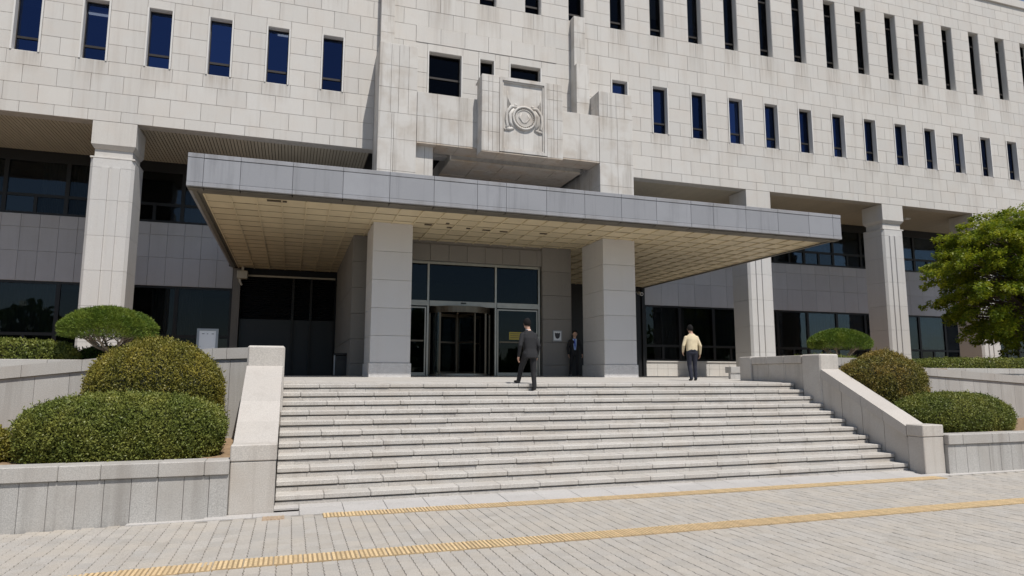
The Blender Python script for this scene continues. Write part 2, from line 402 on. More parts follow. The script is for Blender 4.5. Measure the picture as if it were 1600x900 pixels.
# --- windows
def win(cx, z0, w_, h_, dep, kind, gm, lintel=True, blind=0):
    hw = w_/2; bars = {'low': [.25], 'up': [.13, .82], 'ctr': [.55]}[kind]
    def fr(q):
        t = .045; y0, y1 = dep-.03, dep+.05
        q.box(-hw, -hw+t, y0, y1, 0, h_); q.box(hw-t, hw, y0, y1, 0, h_); q.box(-hw+t, hw-t, y0, y1, 0, t); q.box(-hw+t, hw-t, y0, y1, h_-t, h_)
        for b_ in bars: q.box(-hw+t, hw-t, y0-.012, y1, h_*b_-.04, h_*b_+.04)
    o = shared('window', (kind, w_, h_), fr, M['frame'], (cx, YF, z0), B)
    ed = [0]+bars+[1]
    for k in range(len(ed)-1):
        a, b_ = h_*ed[k]+.03, h_*ed[k+1]-.03
        shared('pane', (kind, w_, h_, k), lambda q: q.box(-hw+.04, hw-.04, dep+.005, dep+.017, a, b_), gm, (cx, YF, z0), o)
    def sur(q):
        q.box(-hw-.002, -hw+.012, (.1 if lintel else .02), dep+.05, 0, h_); q.box(hw-.012, hw+.002, (.1 if lintel else .02), dep+.05, 0, h_); q.box(-hw, hw, .02, dep+.05, h_-.012, h_+.002); q.box(-hw, hw, .02, dep+.05, -.002, .012)
        if lintel:
            q.box(-hw-.046, -hw+.012, -.03, .1, 0, h_); q.box(hw-.012, hw+.046, -.03, .1, 0, h_)
    shared('surround', (kind, w_, h_), sur, M['reveal'], (cx, YF, z0), o)
    if lintel: shared('lintel', (kind, w_), lambda q: q.slab(-hw-.05, hw+.05, 0, .34, -.004, .12, .006, .004), M['facade'], (cx, YF, z0+h_), o)
    if blind:
        def bl(q): q.box(-hw+.02, hw-.02, dep+.12, dep+.13, h_*(1-blind), h_)
        shared('blind', (kind, w_, blind), bl, M['blind'], (cx, YF, z0), o)
for c in LOWER:
    bl = 0
    if c < 2: bl = {2: .30, 5: .2}.get(LOWER.index(c), 0)
    else: bl = {13: .3, 16: .25, 20: .4}.get(LOWER.index(c), 0)
    win(c, 13.09, .80, 2.29, .27, 'low', M['glass_up'] if c < 3 else M['glass_rt'], True, bl)
for k, c in enumerate(UPPER): win(c, 17.9, .78, 3.82, .36, 'up', M['glass_rt'], False, {16: .70, 17: .72, 14: .22, 20: .4, 23: .3, 26: .5}.get(k, 0))
for a, b_ in CENTER: win((a+b_)/2, 13.09, round(b_-a, 3), 2.29, .30, 'ctr', M['glass_rt'])
# ceiling light tubes inside the left rooms
em = bpy.data.materials.new('lamp_tube'); em.use_nodes = True; n_ = em.node_tree; n_.nodes.remove(n_.nodes['Principled BSDF'])
e_ = n_.nodes.new('ShaderNodeEmission'); e_.inputs[1].default_value = 3.; n_.links.new(e_.outputs[0], n_.nodes['Material Output'].inputs[0])
for x, y in ((-9.6, 27.7), (-7.6, 28.6), (-.55, 28.0), (-.75, 27.3), (-4.6, 28.9)):
    box('ceiling_light', (x-.55, x+.55, y-.05, y+.05, 16.02, 16.08), em, B)

# --- pylons, beam, emblem
def clad(name, part, x0, x1, zl, y, xj=None, mat='pylon', d=.07, proud=0):
    xj = xj or [x0, x1]
    for k in range(len(zl)-1):
        for i in range(len(xj)-1):
            mm = MB(); mm.slab(xj[i], xj[i+1], zl[k], zl[k+1], y+rng.uniform(-.002, .002), d, .007, .004); mm.build(name, M[mat], part)
def side_clad(name, part, x, y0, y1, zl, mat='pylon', face=-1, yj=None, d=.06):
    yj = yj or [y0, y1]
    for k in range(len(zl)-1):
        for i in range(len(yj)-1):
            mm = MB(); g = .004; a, b_, c_, e = yj[i]+g, yj[i+1]-g, zl[k]+g, zl[k+1]-g
            mm.cbox(min(x, x-face*d), max(x, x-face*d), a, b_, c_, e, .005); mm.build(name, M[mat], part)
pz = [7.0, 8.35, 9.6, 10.85, 11.9, 12.9, 13.8, 14.7]
p = box('pylon', (2.83, 4.18, YPY+.06, YF+.5, 6.9, 14.64), M['mortar'], B)
clad('cladding_slab', p, 2.76, 4.24, pz[:5], YPY, [2.76, 3.28, 3.36, 4.24]); clad('cladding_slab', p, 2.76, 4.24, pz[4:], YPY, [2.76, 3.22, 3.52, 3.9, 4.24])
side_clad('cladding_slab', p, 2.76, YPY+.08, YF+.05, pz); side_clad('cladding_slab', p, 4.24, YPY+.08, YF+.05, pz, face=1)
box('pylon_cap', (2.77, 4.23, YPY+.01, YF, 14.64, 14.71), M['pylon'], p)
p = box('pilaster', (2.93, 3.42, 25.78, YF+.3, 14.71, 17.9), M['mortar'], B)
clad('cladding_slab', p, 2.9, 3.45, [14.72, 15.72, 16.45, 17.17, 17.94], 25.72); side_clad('cladding_slab', p, 2.9, 25.8, YF+.04, [14.72, 15.72, 16.45, 17.17, 17.94]); side_clad('cladding_slab', p, 3.45, 25.8, YF+.04, [14.72, 15.72, 16.45, 17.17, 17.94], face=1)
p = box('pilaster', (11.45, 11.94, 25.78, YF+.3, 12.0, 17.9), M['mortar'], B)
clad('cladding_slab', p, 11.42, 11.97, [15.56, 16.45, 17.17, 17.94], 25.72); side_clad('cladding_slab', p, 11.42, 25.8, YF+.04, [15.56, 16.45, 17.17, 17.94]); side_clad('cladding_slab', p, 11.97, 25.8, YF+.04, [15.56, 16.45, 17.17, 17.94], face=1)
clad('cladding_slab', p, 11.40, 12.03, [12.0, 13.7475, 14.405, 15.55], 25.45, d=.3); side_clad('cladding_slab', p, 11.40, 25.7, YF+.04, [12.0, 13.7475, 14.405, 15.55]); side_clad('cladding_slab', p, 12.03, 25.7, YF+.04, [12.0, 13.7475, 14.405, 15.55], face=1)
p = box('pylon', (12.12, 13.57, YPY+.06, 29.4, 6.9, 13.95), M['mortar'], B)
clad('cladding_slab', p, 12.05, 13.64, [7.0, 8.6, 9.85, 10.85, 11.9, 12.88], YPY, [12.05, 12.9, 13.64]); clad('cladding_slab', p, 12.05, 13.64, [12.88, 13.42, 14.0], YPY, [12.05, 12.45, 12.86, 13.26, 13.64])
side_clad('cladding_slab', p, 12.05, YPY+.08, 29.4, [7.0, 8.6, 9.85, 10.85], yj=[YPY+.08, 25.5, 26.4, 27.9, 29.4]); side_clad('cladding_slab', p, 12.05, YPY+.08, YF+.05, [10.85, 11.9, 12.88, 13.42, 14.0]); side_clad('cladding_slab', p, 13.64, YPY+.08, YF+.05, [7.0, 8.6, 9.85, 10.85, 11.9, 12.88, 13.42, 14.0], face=1)
box('pylon_cap', (12.06, 13.63, YPY+.01, YF, 13.95, 14.01), M['pylon'], p)
# added wall by the left pylon, set forward to catch sun below the beam
p = box('sunlit_stand_in_wall', (4.245, 4.95, 24.95, 26.0, 6.9, 10.8), M['mortar'], B)
clad('cladding_slab', p, 4.25, 4.96, [7.0, 8.35, 9.6, 10.3, 10.83], 24.88, [4.25, 4.62, 4.96])
# beam
p = box('beam', (4.245, 12.045, YPY+.06, 25.6, 10.9, 12.84), M['mortar'], B)
clad('cladding_slab', p, 4.25, 12.05, [10.86, 11.9, 12.88], YPY, [4.25, 5.04, 5.92, 6.85, 8.4, 10.2, 11.15, 12.04])
box('cladding_slab', (4.25, 12.04, YPY+.08, 25.6, 12.84, 12.90), M['pylon'], p)
for a, b_ in zip([4.25, 5.04, 5.92, 6.85, 8.4, 10.2, 11.15], [5.04, 5.92, 6.85, 8.4, 10.2, 11.15, 12.04]):
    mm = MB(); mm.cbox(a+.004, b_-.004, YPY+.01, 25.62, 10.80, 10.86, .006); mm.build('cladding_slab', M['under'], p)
# floor slab behind the beam
p = box('terrace_slab', (5.83, 11.6, 25.62, YR-.02, 10.66, 11.2), M['mortar'], B)
for i in range(5):
    for j in range(5):
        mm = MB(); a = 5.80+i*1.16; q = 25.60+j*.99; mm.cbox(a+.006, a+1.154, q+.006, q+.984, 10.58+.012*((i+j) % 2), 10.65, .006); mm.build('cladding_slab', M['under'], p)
side_clad('cladding_slab', p, 5.80, 25.6, YR-.05, [10.6, 11.2], yj=[25.6, 26.6, 27.6, 28.6, 29.6, 30.5])
# emblem block
p = box('emblem_block', (6.72, 10.05, YE+.13, YPY+.1, 10.6, 13.64), M['mortar'], B)
ez = [10.56, 11.35, 12.15, 13.0, 13.4, 13.69]
clad('cladding_slab', p, 6.67, 7.40, ez, YE, [6.67, 6.95, 7.12, 7.40]); clad('cladding_slab', p, 9.42, 10.10, ez, YE, [9.42, 9.70, 9.86, 10.10])
side_clad('cladding_slab', p, 6.67, YE+.08, YPY+.05, ez); side_clad('cladding_slab', p, 10.10, YE+.08, YPY+.05, ez, face=1)
for a, b_ in ((6.67, 7.4), (7.4, 8.42), (8.42, 9.42), (9.42, 10.1)):
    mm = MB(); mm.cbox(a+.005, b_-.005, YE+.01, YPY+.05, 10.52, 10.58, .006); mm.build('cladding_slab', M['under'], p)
box('cladding_slab', (6.70, 10.07, YE+.02, YPY+.4, 13.64, 13.70), M['pylon'], p)
def frame_rect(mm, x0, x1, z0, z1, t, y0, y1):
    mm.box(x0, x1, y0, y1, z0, z0+t); mm.box(x0, x1, y0, y1, z1-t, z1); mm.box(x0, x0+t, y0, y1, z0+t, z1-t); mm.box(x1-t, x1, y0, y1, z0+t, z1-t)
mm = MB(); frame_rect(mm, 7.41, 9.41, 10.60, 13.66, .115, YE-.015, YE+.1); frame_rect(mm, 7.535, 9.285, 10.725, 13.535, .05, YE+.03, YE+.1); mm.build('panel_frame', M['pylon'], p)
mm = MB(); mm.slab(7.55, 8.42, 10.74, 13.53, YE+.085, .03, .004, .003); mm.slab(8.42, 9.28, 10.74, 13.53, YE+.085, .03, .004, .003); pb = mm.build('emblem_panel', M['pylon'], p)
# carved emblem: round shield in a ring, scroll wings each side, ribbon ends
def disc(mm, cx, cz, r0, r1, y0, y1, n=40):
    vs = []
    for r, y in ((r0, y1), (r0, y0), (r1, y0), (r1, y1)):
        vs += [(cx+r*math.cos(2*math.pi*i/n), y, cz+r*math.sin(2*math.pi*i/n)) for i in range(n)]
    fs = [(k*n+i, k*n+(i+1) % n, (k+1)*n+(i+1) % n, (k+1)*n+i) for k in range(3) for i in range(n)]
    mm.add(vs, fs)
def dome(mm, cx, cz, r, y0, h, n=40, rings=5):
    vs = []; fs = []
    for k in range(rings):
        a = k/rings*math.pi/2; rr = r*math.cos(a)
        vs += [(cx+rr*math.cos(2*math.pi*i/n), y0-h*math.sin(a), cz+rr*math.sin(2*math.pi*i/n)) for i in range(n)]
    vs.append((cx, y0-h, cz)); L = len(vs)-1
    for k in range(rings-1): fs += [(k*n+i, k*n+(i+1) % n, (k+1)*n+(i+1) % n, (k+1)*n+i) for i in range(n)]
    fs += [((rings-1)*n+i, (rings-1)*n+(i+1) % n, L) for i in range(n)]
    mm.add(vs, fs)
ec, ez0 = 8.46, 12.08; y_ = YE+.09
mm = MB(); disc(mm, ec, ez0, .50, .42, y_-.11, y_); disc(mm, ec, ez0, .36, .33, y_-.075, y_); dome(mm, ec, ez0, .43, y_-.01, .05)
for k in range(28):
    a = 2*math.pi*k/28; mm.ball((ec+.39*math.cos(a), y_-.055, ez0+.39*math.sin(a)), (.022, .022, .022), 6, 4)
for s_ in (-1, 1):
    mm.tube([(ec+s_*(.12), y_-.045, ez0+.20), (ec+s_*.20, y_-.06, ez0+.02), (ec+s_*.08, y_-.05, ez0-.16), (ec, y_-.045, ez0-.22)], [.02, .045, .04, .02], 6)
mm.v = [(ec+(x-ec)*1.02, y_+(y-y_)*.75, z) for x, y, z in mm.v]; mm.build('emblem_shield', M['pylon'], p, smooth=True)
for s_ in (-1, 1):
    mm = MB()
    mm.tube([(ec+s_*.30, y_-.03, ez0+.46), (ec+s_*.55, y_-.06, ez0+.44), (ec+s_*.72, y_-.06, ez0+.20), (ec+s_*.76, y_-.06, ez0-.10), (ec+s_*.70, y_-.06, ez0-.36), (ec+s_*.78, y_-.05, ez0-.50)], [.03, .07, .06, .055, .06, .05], 8)
    mm.tube([(ec+s_*.44, y_-.02, ez0+.36), (ec+s_*.60, y_-.04, ez0+.12), (ec+s_*.58, y_-.04, ez0-.22), (ec+s_*.46, y_-.04, ez0-.46)], [.05, .075, .075, .05], 8)
    mm.tube([(ec+s_*.44, y_-.03, ez0-.44), (ec+s_*.62, y_-.06, ez0-.50), (ec+s_*.78, y_-.05, ez0-.52)], [.05, .06, .05], 8)
    mm.ball((ec+s_*.36, y_-.03, ez0+.52), (.07, .06, .06), 8, 6); mm.ball((ec+s_*.80, y_-.04, ez0-.52), (.075, .06, .06), 8, 6)
    for k in range(3): mm.tube([(ec+s_*(.52+.08*k), y_-.02, ez0+.40), (ec+s_*(.60+.05*k), y_-.03, ez0+.62+.08*k), (ec+s_*(.70), y_-.015, ez0+.80+.14*k)], [.022, .018, .008], 6)
    mm.v = [(x, y_+(y-y_)*.6, z) for x, y, z in mm.v]; mm.build('emblem_scroll', M['pylon'], p, smooth=True)

# --- columns
def column(xl, depth, parent):
    W_ = 1.40; cz = [1.2, 3.0, 4.24, 5.48, 6.71, 7.99, 9.17, 9.5]
    core = box('column', (xl+.08, xl+W_-.08, YF+.12, YF+depth-.08, 1.0, 9.52), M['mortar'], parent)
    def drum(h, ribs):
        def f(q):
            c = .10; y0 = .05; pts = [(0, y0+c), (c, y0)]
            if ribs:
                for a, b_ in ((.38, .62), (.72, .97)): pts += [(a, y0), (a+.012, 0), (b_-.012, 0), (b_, y0)]
            pts += [(W_-c, y0), (W_, y0+c), (W_, depth), (0, depth)]
            q.prismz(pts, .004, h-.004)
        return f
    for k in range(len(cz)-1):
        h = round(cz[k+1]-cz[k], 3); shared('column_block', (h, k < 6, depth), drum(h, k < 6), M['column'], (xl, YF, cz[k]), core)
    mm = MB(); mm.cbox(xl-.01, xl+W_+.01, YF+.04, YF+depth+.01, 9.5, 9.56, .01); mm.cbox(xl+.10, xl+W_-.10, YF+.14, YF+depth-.1, 9.56, 9.9, .01)
    mm.add([(xl+.08, YF+.1, 9.86), (xl+W_-.08, YF+.1, 9.86), (xl+W_-.08, YF+depth-.08, 9.86), (xl+.08, YF+depth-.08, 9.86), (xl, YF+.005, 10.0), (xl+W_, YF+.005, 10.0), (xl+W_, YF+depth, 10.0), (xl, YF+depth, 10.0), (xl, YF+.005, 10.845), (xl+W_, YF+.005, 10.845), (xl+W_, YF+depth, 10.845), (xl, YF+depth, 10.845)],
           [(3, 2, 1, 0), (0, 1, 5, 4), (1, 2, 6, 5), (2, 3, 7, 6), (3, 0, 4, 7), (4, 5, 9, 8), (5, 6, 10, 9), (6, 7, 11, 10), (7, 4, 8, 11)])
    mm.build('capital', M['facade'], core)
for xl, dp in ((-15.5, 1.4), (-7.02, 1.45), (20.56, 1.3), (29.04, 1.3), (35.5, 1.4), (43.9, 1.4)): column(xl, dp, B)
# --- soffit of the overhang
for (a, b_) in ((FX0, 2.70), (13.65, FX1)):
    p = box('overhang_soffit', (a, b_, YF+.2, YR+.3, 10.91, 10.99), M['soffit_gap'], B)
    mm = MB(); x = a+.05
    while x < b_-.12:
        mm.box(x, x+.10, YF+.46, YR+.1, 10.875, 10.91); x += .125
    mm.build('slat', M['slat'], p, kind='stuff')
    x = a
    while x < b_-.3:
        e = min(x+1.04, b_); mm = MB(); mm.cbox(x+.004, e-.004, YF+.10, YF+.45, 10.852, 10.905, .006); mm.build('edge_slab', M['facade'], p); x = e
box('ceiling_lamp', (33.0, 33.35, 28.1, 28.3, 10.80, 10.87), M['white'], B)
# --- recessed wall behind the colonnade
def recess(x0, x1, sill, cols, curt):
    p = box('recess_wall', (x0, x1, YR+.06, YR+.4, 5.57, 8.25), M['mortar'], B)
    n = round((x1-x0)/cols); wd = (x1-x0)/n
    for zz in range(3):
        z0, z1 = (5.57, 6.76, 7.72, 8.25)[zz:zz+2]
        for i in range(n):
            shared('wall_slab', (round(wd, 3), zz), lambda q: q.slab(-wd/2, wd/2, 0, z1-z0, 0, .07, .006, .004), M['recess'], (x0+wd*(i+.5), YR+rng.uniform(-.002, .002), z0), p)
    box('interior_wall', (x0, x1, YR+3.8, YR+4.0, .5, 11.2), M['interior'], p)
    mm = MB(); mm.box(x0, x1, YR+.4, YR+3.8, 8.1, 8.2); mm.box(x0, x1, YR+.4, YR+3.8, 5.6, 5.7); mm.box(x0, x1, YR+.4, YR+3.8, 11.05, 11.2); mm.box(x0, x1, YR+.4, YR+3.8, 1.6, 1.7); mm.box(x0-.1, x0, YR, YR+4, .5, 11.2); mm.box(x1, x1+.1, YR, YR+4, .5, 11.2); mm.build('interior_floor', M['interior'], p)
    nb = max(1, round((x1-x0)/2.06)); bw = (x1-x0)/nb
    for i in range(nb):
        xc = x0+bw*(i+.5)
        for fl, (z0, z1) in enumerate(((sill, 5.565), (8.255, 10.98))):
            h = z1-z0; hw = bw/2; tz = .78 if fl == 0 else .78
            def fr(q):
                q.box(-hw, -hw+.075, -.02, .10, 0, h); q.box(hw-.075, hw, -.02, .10, 0, h); q.box(-hw+.075, hw-.075, -.02, .10, 0, .09); q.box(-hw+.075, hw-.075, -.02, .10, h-(.09 if fl == 0 else .55), h)
                q.box(-hw+.075, hw-.075, -.01, .09, tz-.06, tz+.06); q.box(-.06, .06, -.01, .09, .09, tz-.06)
            o = shared('window', ('rec', round(bw, 3), fl, round(h, 3)), fr, M['frame_d'], (xc, YR+.05, z0), p)
            for k, (a, b_, c_, d_) in enumerate(((-hw+.07, hw-.07, tz+.05, h-.05), (-hw+.07, -.05, .08, tz-.05), (.05, hw-.07, .08, tz-.05))):
                shared('pane', ('rec', round(bw, 3), fl, round(h, 3), k), lambda q: q.box(a, b_, .03, .042, c_, d_), M['glass'], (xc, YR+.05, z0), o)
            if (i+fl*2) in curt:
                mm = MB(); N = 26; a, b_ = xc-hw+.1, xc+hw-.1
                f0, f1 = curt[i+fl*2]; a, b_ = a+(b_-a)*f0, a+(b_-a)*f1
                vs = []
                for q in range(N+1):
                    xx = a+(b_-a)*q/N; yy = YR+.30+.03*math.sin(q*1.9)
                    vs += [(xx, yy, z0+.05), (xx, yy, z1-.1)]
                mm.add(vs, [(2*q, 2*q+2, 2*q+3, 2*q+1) for q in range(N)]); mm.build('curtain', M['curtain'], o)
    return p
pL = recess(-19.6, -2.52, 2.70, .655, {7: (0, .45), 6: (.55, 1), 4: (0, 1), 3: (0, .6), 5: (.4, 1), 9: (.1, 1), 2: (0, 1)})
pR = recess(17.45, 49.0, 2.66, 1.02, {0: (.55, 1), 1: (0, 1), 2: (0, 1), 3: (0, .6), 5: (0, .9), 6: (0, 1), 7: (.2, 1), 9: (0, 1)})
# sill walls
for (x0, x1, zt, wd, pp) in ((-19.6, -2.52, 2.70, .66, pL), (17.45, 49.0, 2.66, .63, pR)):
    b0 = box('sill_wall', (x0, x1, YR+.03, YR+.4, .4, zt-.08), M['mortar'], B)
    n = int((x1-x0)/wd)
    for i in range(n):
        for z0, z1 in (((1.2, 1.82), (1.82, 2.24), (2.24, zt-.07))):
            if x0 < 0 and z1 < 2.3: continue
            if x0 > 0 and i > 11 and z1 < 2.3: continue
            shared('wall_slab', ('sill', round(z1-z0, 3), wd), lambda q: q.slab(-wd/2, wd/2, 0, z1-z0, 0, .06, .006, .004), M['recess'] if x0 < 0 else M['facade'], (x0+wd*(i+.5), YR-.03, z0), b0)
    box('sill', (x0, x1, YR-.08, YR+.3, zt-.07, zt-.005), M['facade'], b0, c=.008)

# ================================================================== CANOPY
FJ = [-2.62, -2.25, -1.40, -.15, 1.11, 2.33, 3.54, 4.77, 5.62, 6.85, 8.06, 9.27, 10.47, 11.69, 12.51, 13.74, 15.0, 16.25, 17.25, 17.60]
CX0, CX1 = -2.62, 17.60
can = box('canopy', (CX0+.06, CX1-.06, YC+.06, YR-.01, 6.56, 7.30), M['mortar'], B)
for a, b_ in zip(FJ[:-1], FJ[1:]):
    for z0, z1, mt, pr in ((6.595, 7.215, 'fascia', 0), (7.215, 7.33, 'fascia_edge', -.012), (6.485, 6.595, 'fascia_edge', -.012)):
        mm = MB(); mm.slab(a, b_, z0, z1, YC+pr+rng.uniform(-.002, .002), .08, .005, .004); mm.build('fascia_panel', M[mt], can)
y = YC+.085; k = 0
while y < YR-.2:
    e = min(y+1.22, YR-.02)
    for X, s_ in ((CX0, 1), (CX1, -1)):
        for z0, z1, mt in ((6.595, 7.215, 'fascia'), (7.215, 7.33, 'fascia_edge'), (6.485, 6.595, 'fascia_edge')):
            mm = MB(); a, b_ = sorted((X, X+s_*.07)); mm.cbox(a, b_, y+.004, e-.004, z0+.004, z1-.004, .005); mm.build('fascia_panel', M[mt], can)
    y = e
mm = MB(); mm.box(CX0+.05, CX1-.05, YC+.05, YR-.02, 7.30, 7.325); mm.build('canopy_roof', M['fascia_edge'], can)
# border molding under the fascia, two steps
mm = MB()
for i in range(len(FJ)-1):
    mm.cbox(FJ[i]+.02, FJ[i+1]-.004+(0 if i < len(FJ)-2 else -.02), YC+.10, YC+.34, 6.455, 6.56, .01)
mm.box(CX0+.12, CX1-.12, YC+.34, YC+.66, 6.49, 6.57)
for X, s_ in ((CX0, 1), (CX1, -1)):
    a, b_ = sorted((X+s_*.09, X+s_*.20)); mm.cbox(a, b_, YC+.35, YR-.02, 6.455, 6.56, .01)
    a, b_ = sorted((X+s_*.20, X+s_*.33)); mm.box(a, b_, YC+.60, YR-.02, 6.50, 6.57)
mm.build('border_molding', M['molding'], can)
SX0, SX1, SY0, SY1, PWX, PWY = CX0+.32, CX1-.32, YC+.66, YR-.05, .632, .74
box('soffit_backing', (SX0, SX1, SY0, SY1, 6.56, 6.60), M['soffit_gap'], can)
nc = round((SX1-SX0)/PWX); PWX = (SX1-SX0)/nc; nr = round((SY1-SY0)/PWY); PWY = (SY1-SY0)/nr
cells = []
for i in range(nc):
    for j in range(nr):
        x, yy = SX0+i*PWX, SY0+j*PWY
        p = [project((a, b_, 6.5)) for a, b_ in ((x, yy), (x+PWX, yy), (x+PWX, yy+PWY), (x, yy+PWY))]
        cells.append((-abs(sum(p[q][0]*p[(q+1) % 4][1]-p[(q+1) % 4][0]*p[q][1] for q in range(4))), x, yy))
cells.sort()
def sp(q, x, yy, t0, t1):   # a tray panel: near edge higher than far edge, small returns
    a, b_, c_, d_ = x+.010, x+PWX-.010, yy+.016, yy+PWY-.016; z0, z1 = 6.512+t0, 6.488+t1
    q.add([(a, c_, z0), (b_, c_, z0), (b_, d_, z1), (a, d_, z1), (a, c_, 6.559), (b_, c_, 6.559), (b_, d_, 6.559), (a, d_, 6.559)], [(3, 2, 1, 0), (0, 1, 5, 4), (1, 2, 6, 5), (2, 3, 7, 6), (3, 0, 4, 7)])
rest = MB()
for k, (_, x, yy) in enumerate(cells):
    t0, t1 = rng.uniform(-.005, .004, 2)
    if k < 300: mm = MB(); sp(mm, x, yy, t0, t1); mm.build('soffit_panel', M['soffit'], can)
    else: sp(rest, x, yy, t0, t1)
rest.build('soffit_panel', M['soffit'], can, kind='stuff')
for j in range(1, nr):
    y = SY0+j*PWY; box('soffit_joint', (SX0, SX1, y-.010, y+.010, 6.478, 6.52), M['soffit_joint'], can)
for x, y, w_ in ((3.84, 19.82, .22), (4.37, 19.45, .10), (4.54, 19.99, .14), (5.14, 19.93, .12), (5.75, 20.0, .24), (6.35, 20.04, .24), (7.67, 19.9, .24), (-.53, 18.36, .5), (9.2, 19.6, .12)):
    box('soffit_vent', (x-w_/2, x+w_/2, y-.045, y+.045, 6.470, 6.50), M['soffit_gap'], can)
for i in range(nc+1):
    x = SX0+i*PWX; box('soffit_batten', (x-.018, x+.018, SY0, SY1, 6.470, 6.525), M['soffit'], can)

# ================================================================== PORCH PILLARS, ENTRANCE WALL
def floor_z(y): return 1.715+.018*(min(max(y, 13.43), 22.0)-13.43)
for x0, x1 in ((2.21, 3.40), (9.86, 11.06)):
    pz_ = [2.25, 3.06, 3.89, 4.74, 5.61, 6.50]; base = floor_z(YP)-.05
    p = box('porch_pillar', (x0+.05, x1-.05, YP+.05, YP+1.65, base, 6.52), M['mortar'], B)
    W_ = x1-x0
    mm = MB(); mm.cbox(x0-.03, x1+.03, YP-.03, YP+1.73, base, 2.247, .008); mm.build('pillar_block', M['pillar'], p)
    for k in range(5):
        mm = MB(); mm.cbox(x0, x1, YP, YP+1.7, pz_[k]+.004, pz_[k+1]-.004, .007); mm.build('pillar_block', M['pillar'], p)
p = box('entrance_wall', (1.86, 9.55, YD+.06, YD+.5, 5.80, 6.6), M['mortar'], B)
n = 12; xs_ = [1.8+(9.6-1.8)*i/n for i in range(n+1)]
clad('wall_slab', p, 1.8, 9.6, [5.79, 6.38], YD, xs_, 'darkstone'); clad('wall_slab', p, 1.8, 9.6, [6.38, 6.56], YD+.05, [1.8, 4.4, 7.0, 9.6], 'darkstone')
for x0, x1 in ((1.80, 3.06), (8.48, 9.60)):
    q_ = box('entrance_pier', (x0+.05, x1-.05, YD-.02, YD+.95, 1.8, 6.45), M['mortar'], B)
    for k, (z0, z1) in enumerate(zip([1.80, 2.25, 3.06, 3.89, 4.74, 5.61], [2.25, 3.06, 3.89, 4.74, 5.61, 6.49])):
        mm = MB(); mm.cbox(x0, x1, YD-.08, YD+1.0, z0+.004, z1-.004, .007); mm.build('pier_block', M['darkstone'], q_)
for x, fc in ((1.95, -1), (9.45, 1)):   # flank walls of the lobby
    q_ = box('lobby_flank_wall', (x-.1, x+.1, YD+1.0, YR+.2, 1.6, 6.5), M['mortar'], B)
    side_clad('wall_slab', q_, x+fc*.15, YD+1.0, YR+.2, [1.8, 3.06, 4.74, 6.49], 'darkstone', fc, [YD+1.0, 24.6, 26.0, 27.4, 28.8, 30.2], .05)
# lobby interior
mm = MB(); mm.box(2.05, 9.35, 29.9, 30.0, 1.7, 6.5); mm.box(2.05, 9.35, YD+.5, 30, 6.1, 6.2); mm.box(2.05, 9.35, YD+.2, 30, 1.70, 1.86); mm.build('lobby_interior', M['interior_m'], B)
# --- steel glazing
gz0 = 1.875; g = box('entrance_glazing', (3.06, 8.46, YD+.10, YD+.20, 5.70, 5.79), M['steel'], B)
for x in (3.10, 4.36, 6.77, 8.40): box('mullion', (x-.032, x+.032, YD+.06, YD+.20, gz0, 5.70), M['steel'], g)
mm = MB(); mm.box(3.14, 4.32, YD+.03, YD+.2, 4.24, 4.42); mm.box(4.40, 6.73, YD+.03, YD+.2, 4.24, 4.42); mm.box(6.81, 8.36, YD+.03, YD+.2, 4.24, 4.42); mm.build('transom_rail', M['steel'], g)
box('door_sensor', (5.50, 5.68, YD-.02, YD+.03, 4.34, 4.38), M['black'], g)
for a, b_ in ((3.14, 4.32), (4.40, 6.73), (6.81, 8.36)): box('pane', (a, b_, YD+.12, YD+.132, 4.42, 5.70), M['glass_door'], g)
def leaf_door(x0, x1):
    mm = MB(); frame_rect(mm, x0, x1, gz0, 4.20, .045, YD+.07, YD+.15); mm.box(x0+.045, x1-.045, YD+.07, YD+.15, gz0+.045, gz0+.11)
    d = mm.build('glass_door', M['steel'], g); box('pane', (x0+.04, x1-.04, YD+.10, YD+.112, gz0+.10, 4.16), M['glass_door'], d)
    mm = MB(); mm.box(x0+.08, x1-.08, YD+.02, YD+.05, 3.02, 3.07); mm.box(x0+.10, x0+.13, YD+.05, YD+.10, 3.02, 3.07); mm.box(x1-.13, x1-.10, YD+.05, YD+.10, 3.02, 3.07); mm.build('push_bar', M['bronze'], d); return d
leaf_door(3.16, 4.30); leaf_door(6.83, 8.34)
# revolving door: drum, header ring, curved panes, wings
rc = Vector((5.565, YD+.75, 0)); rr = 1.12
rd = box('revolving_door', (rc.x-.035, rc.x+.035, rc.y-.035, rc.y+.035, gz0, 4.1), M['bronze'], B)
def arc_band(a0, a1, r0, r1, z0, z1, n=20):
    mm = MB(); vs = []
    for i in range(n+1):
        a = a0+(a1-a0)*i/n
        for r in (r0, r1):
            for z in (z0, z1): vs.append((rc.x+r*math.sin(a), rc.y-r*math.cos(a), z))
    fs = []
    for i in range(n):
        o = 4*i; fs += [(o, o+4, o+5, o+1), (o+2, o+3, o+7, o+6), (o+1, o+5, o+7, o+3), (o, o+2, o+6, o+4)]
    mm.add(vs, fs); return mm
arc_band(R(-75), R(75), rr-.05, rr+.03, 4.02, 4.235).build('header_ring', M['bronze'], rd)
mm = MB(); mm.prismz([(rc.x+rr*math.sin(R(a)), rc.y-rr*math.cos(R(a))) for a in range(-180, 180, 12)], 4.10, 4.16); mm.build('drum_ceiling', M['bronze'], rd)
arc_band(R(-75), R(75), rr-.05, rr+.02, gz0, gz0+.07).build('base_ring', M['steel'], rd)
for a in (-72, -46, 46, 72): x, y = rc.x+rr*math.sin(R(a)), rc.y-rr*math.cos(R(a)); box('post', (x-.03, x+.03, y-.03, y+.03, gz0, 4.03), M['bronze'], rd)
for a0, a1 in ((-72, -46), (46, 72)): arc_band(R(a0), R(a1), rr-.012, rr, gz0+.06, 4.03, 6).build('pane', M['glass_door'], rd)
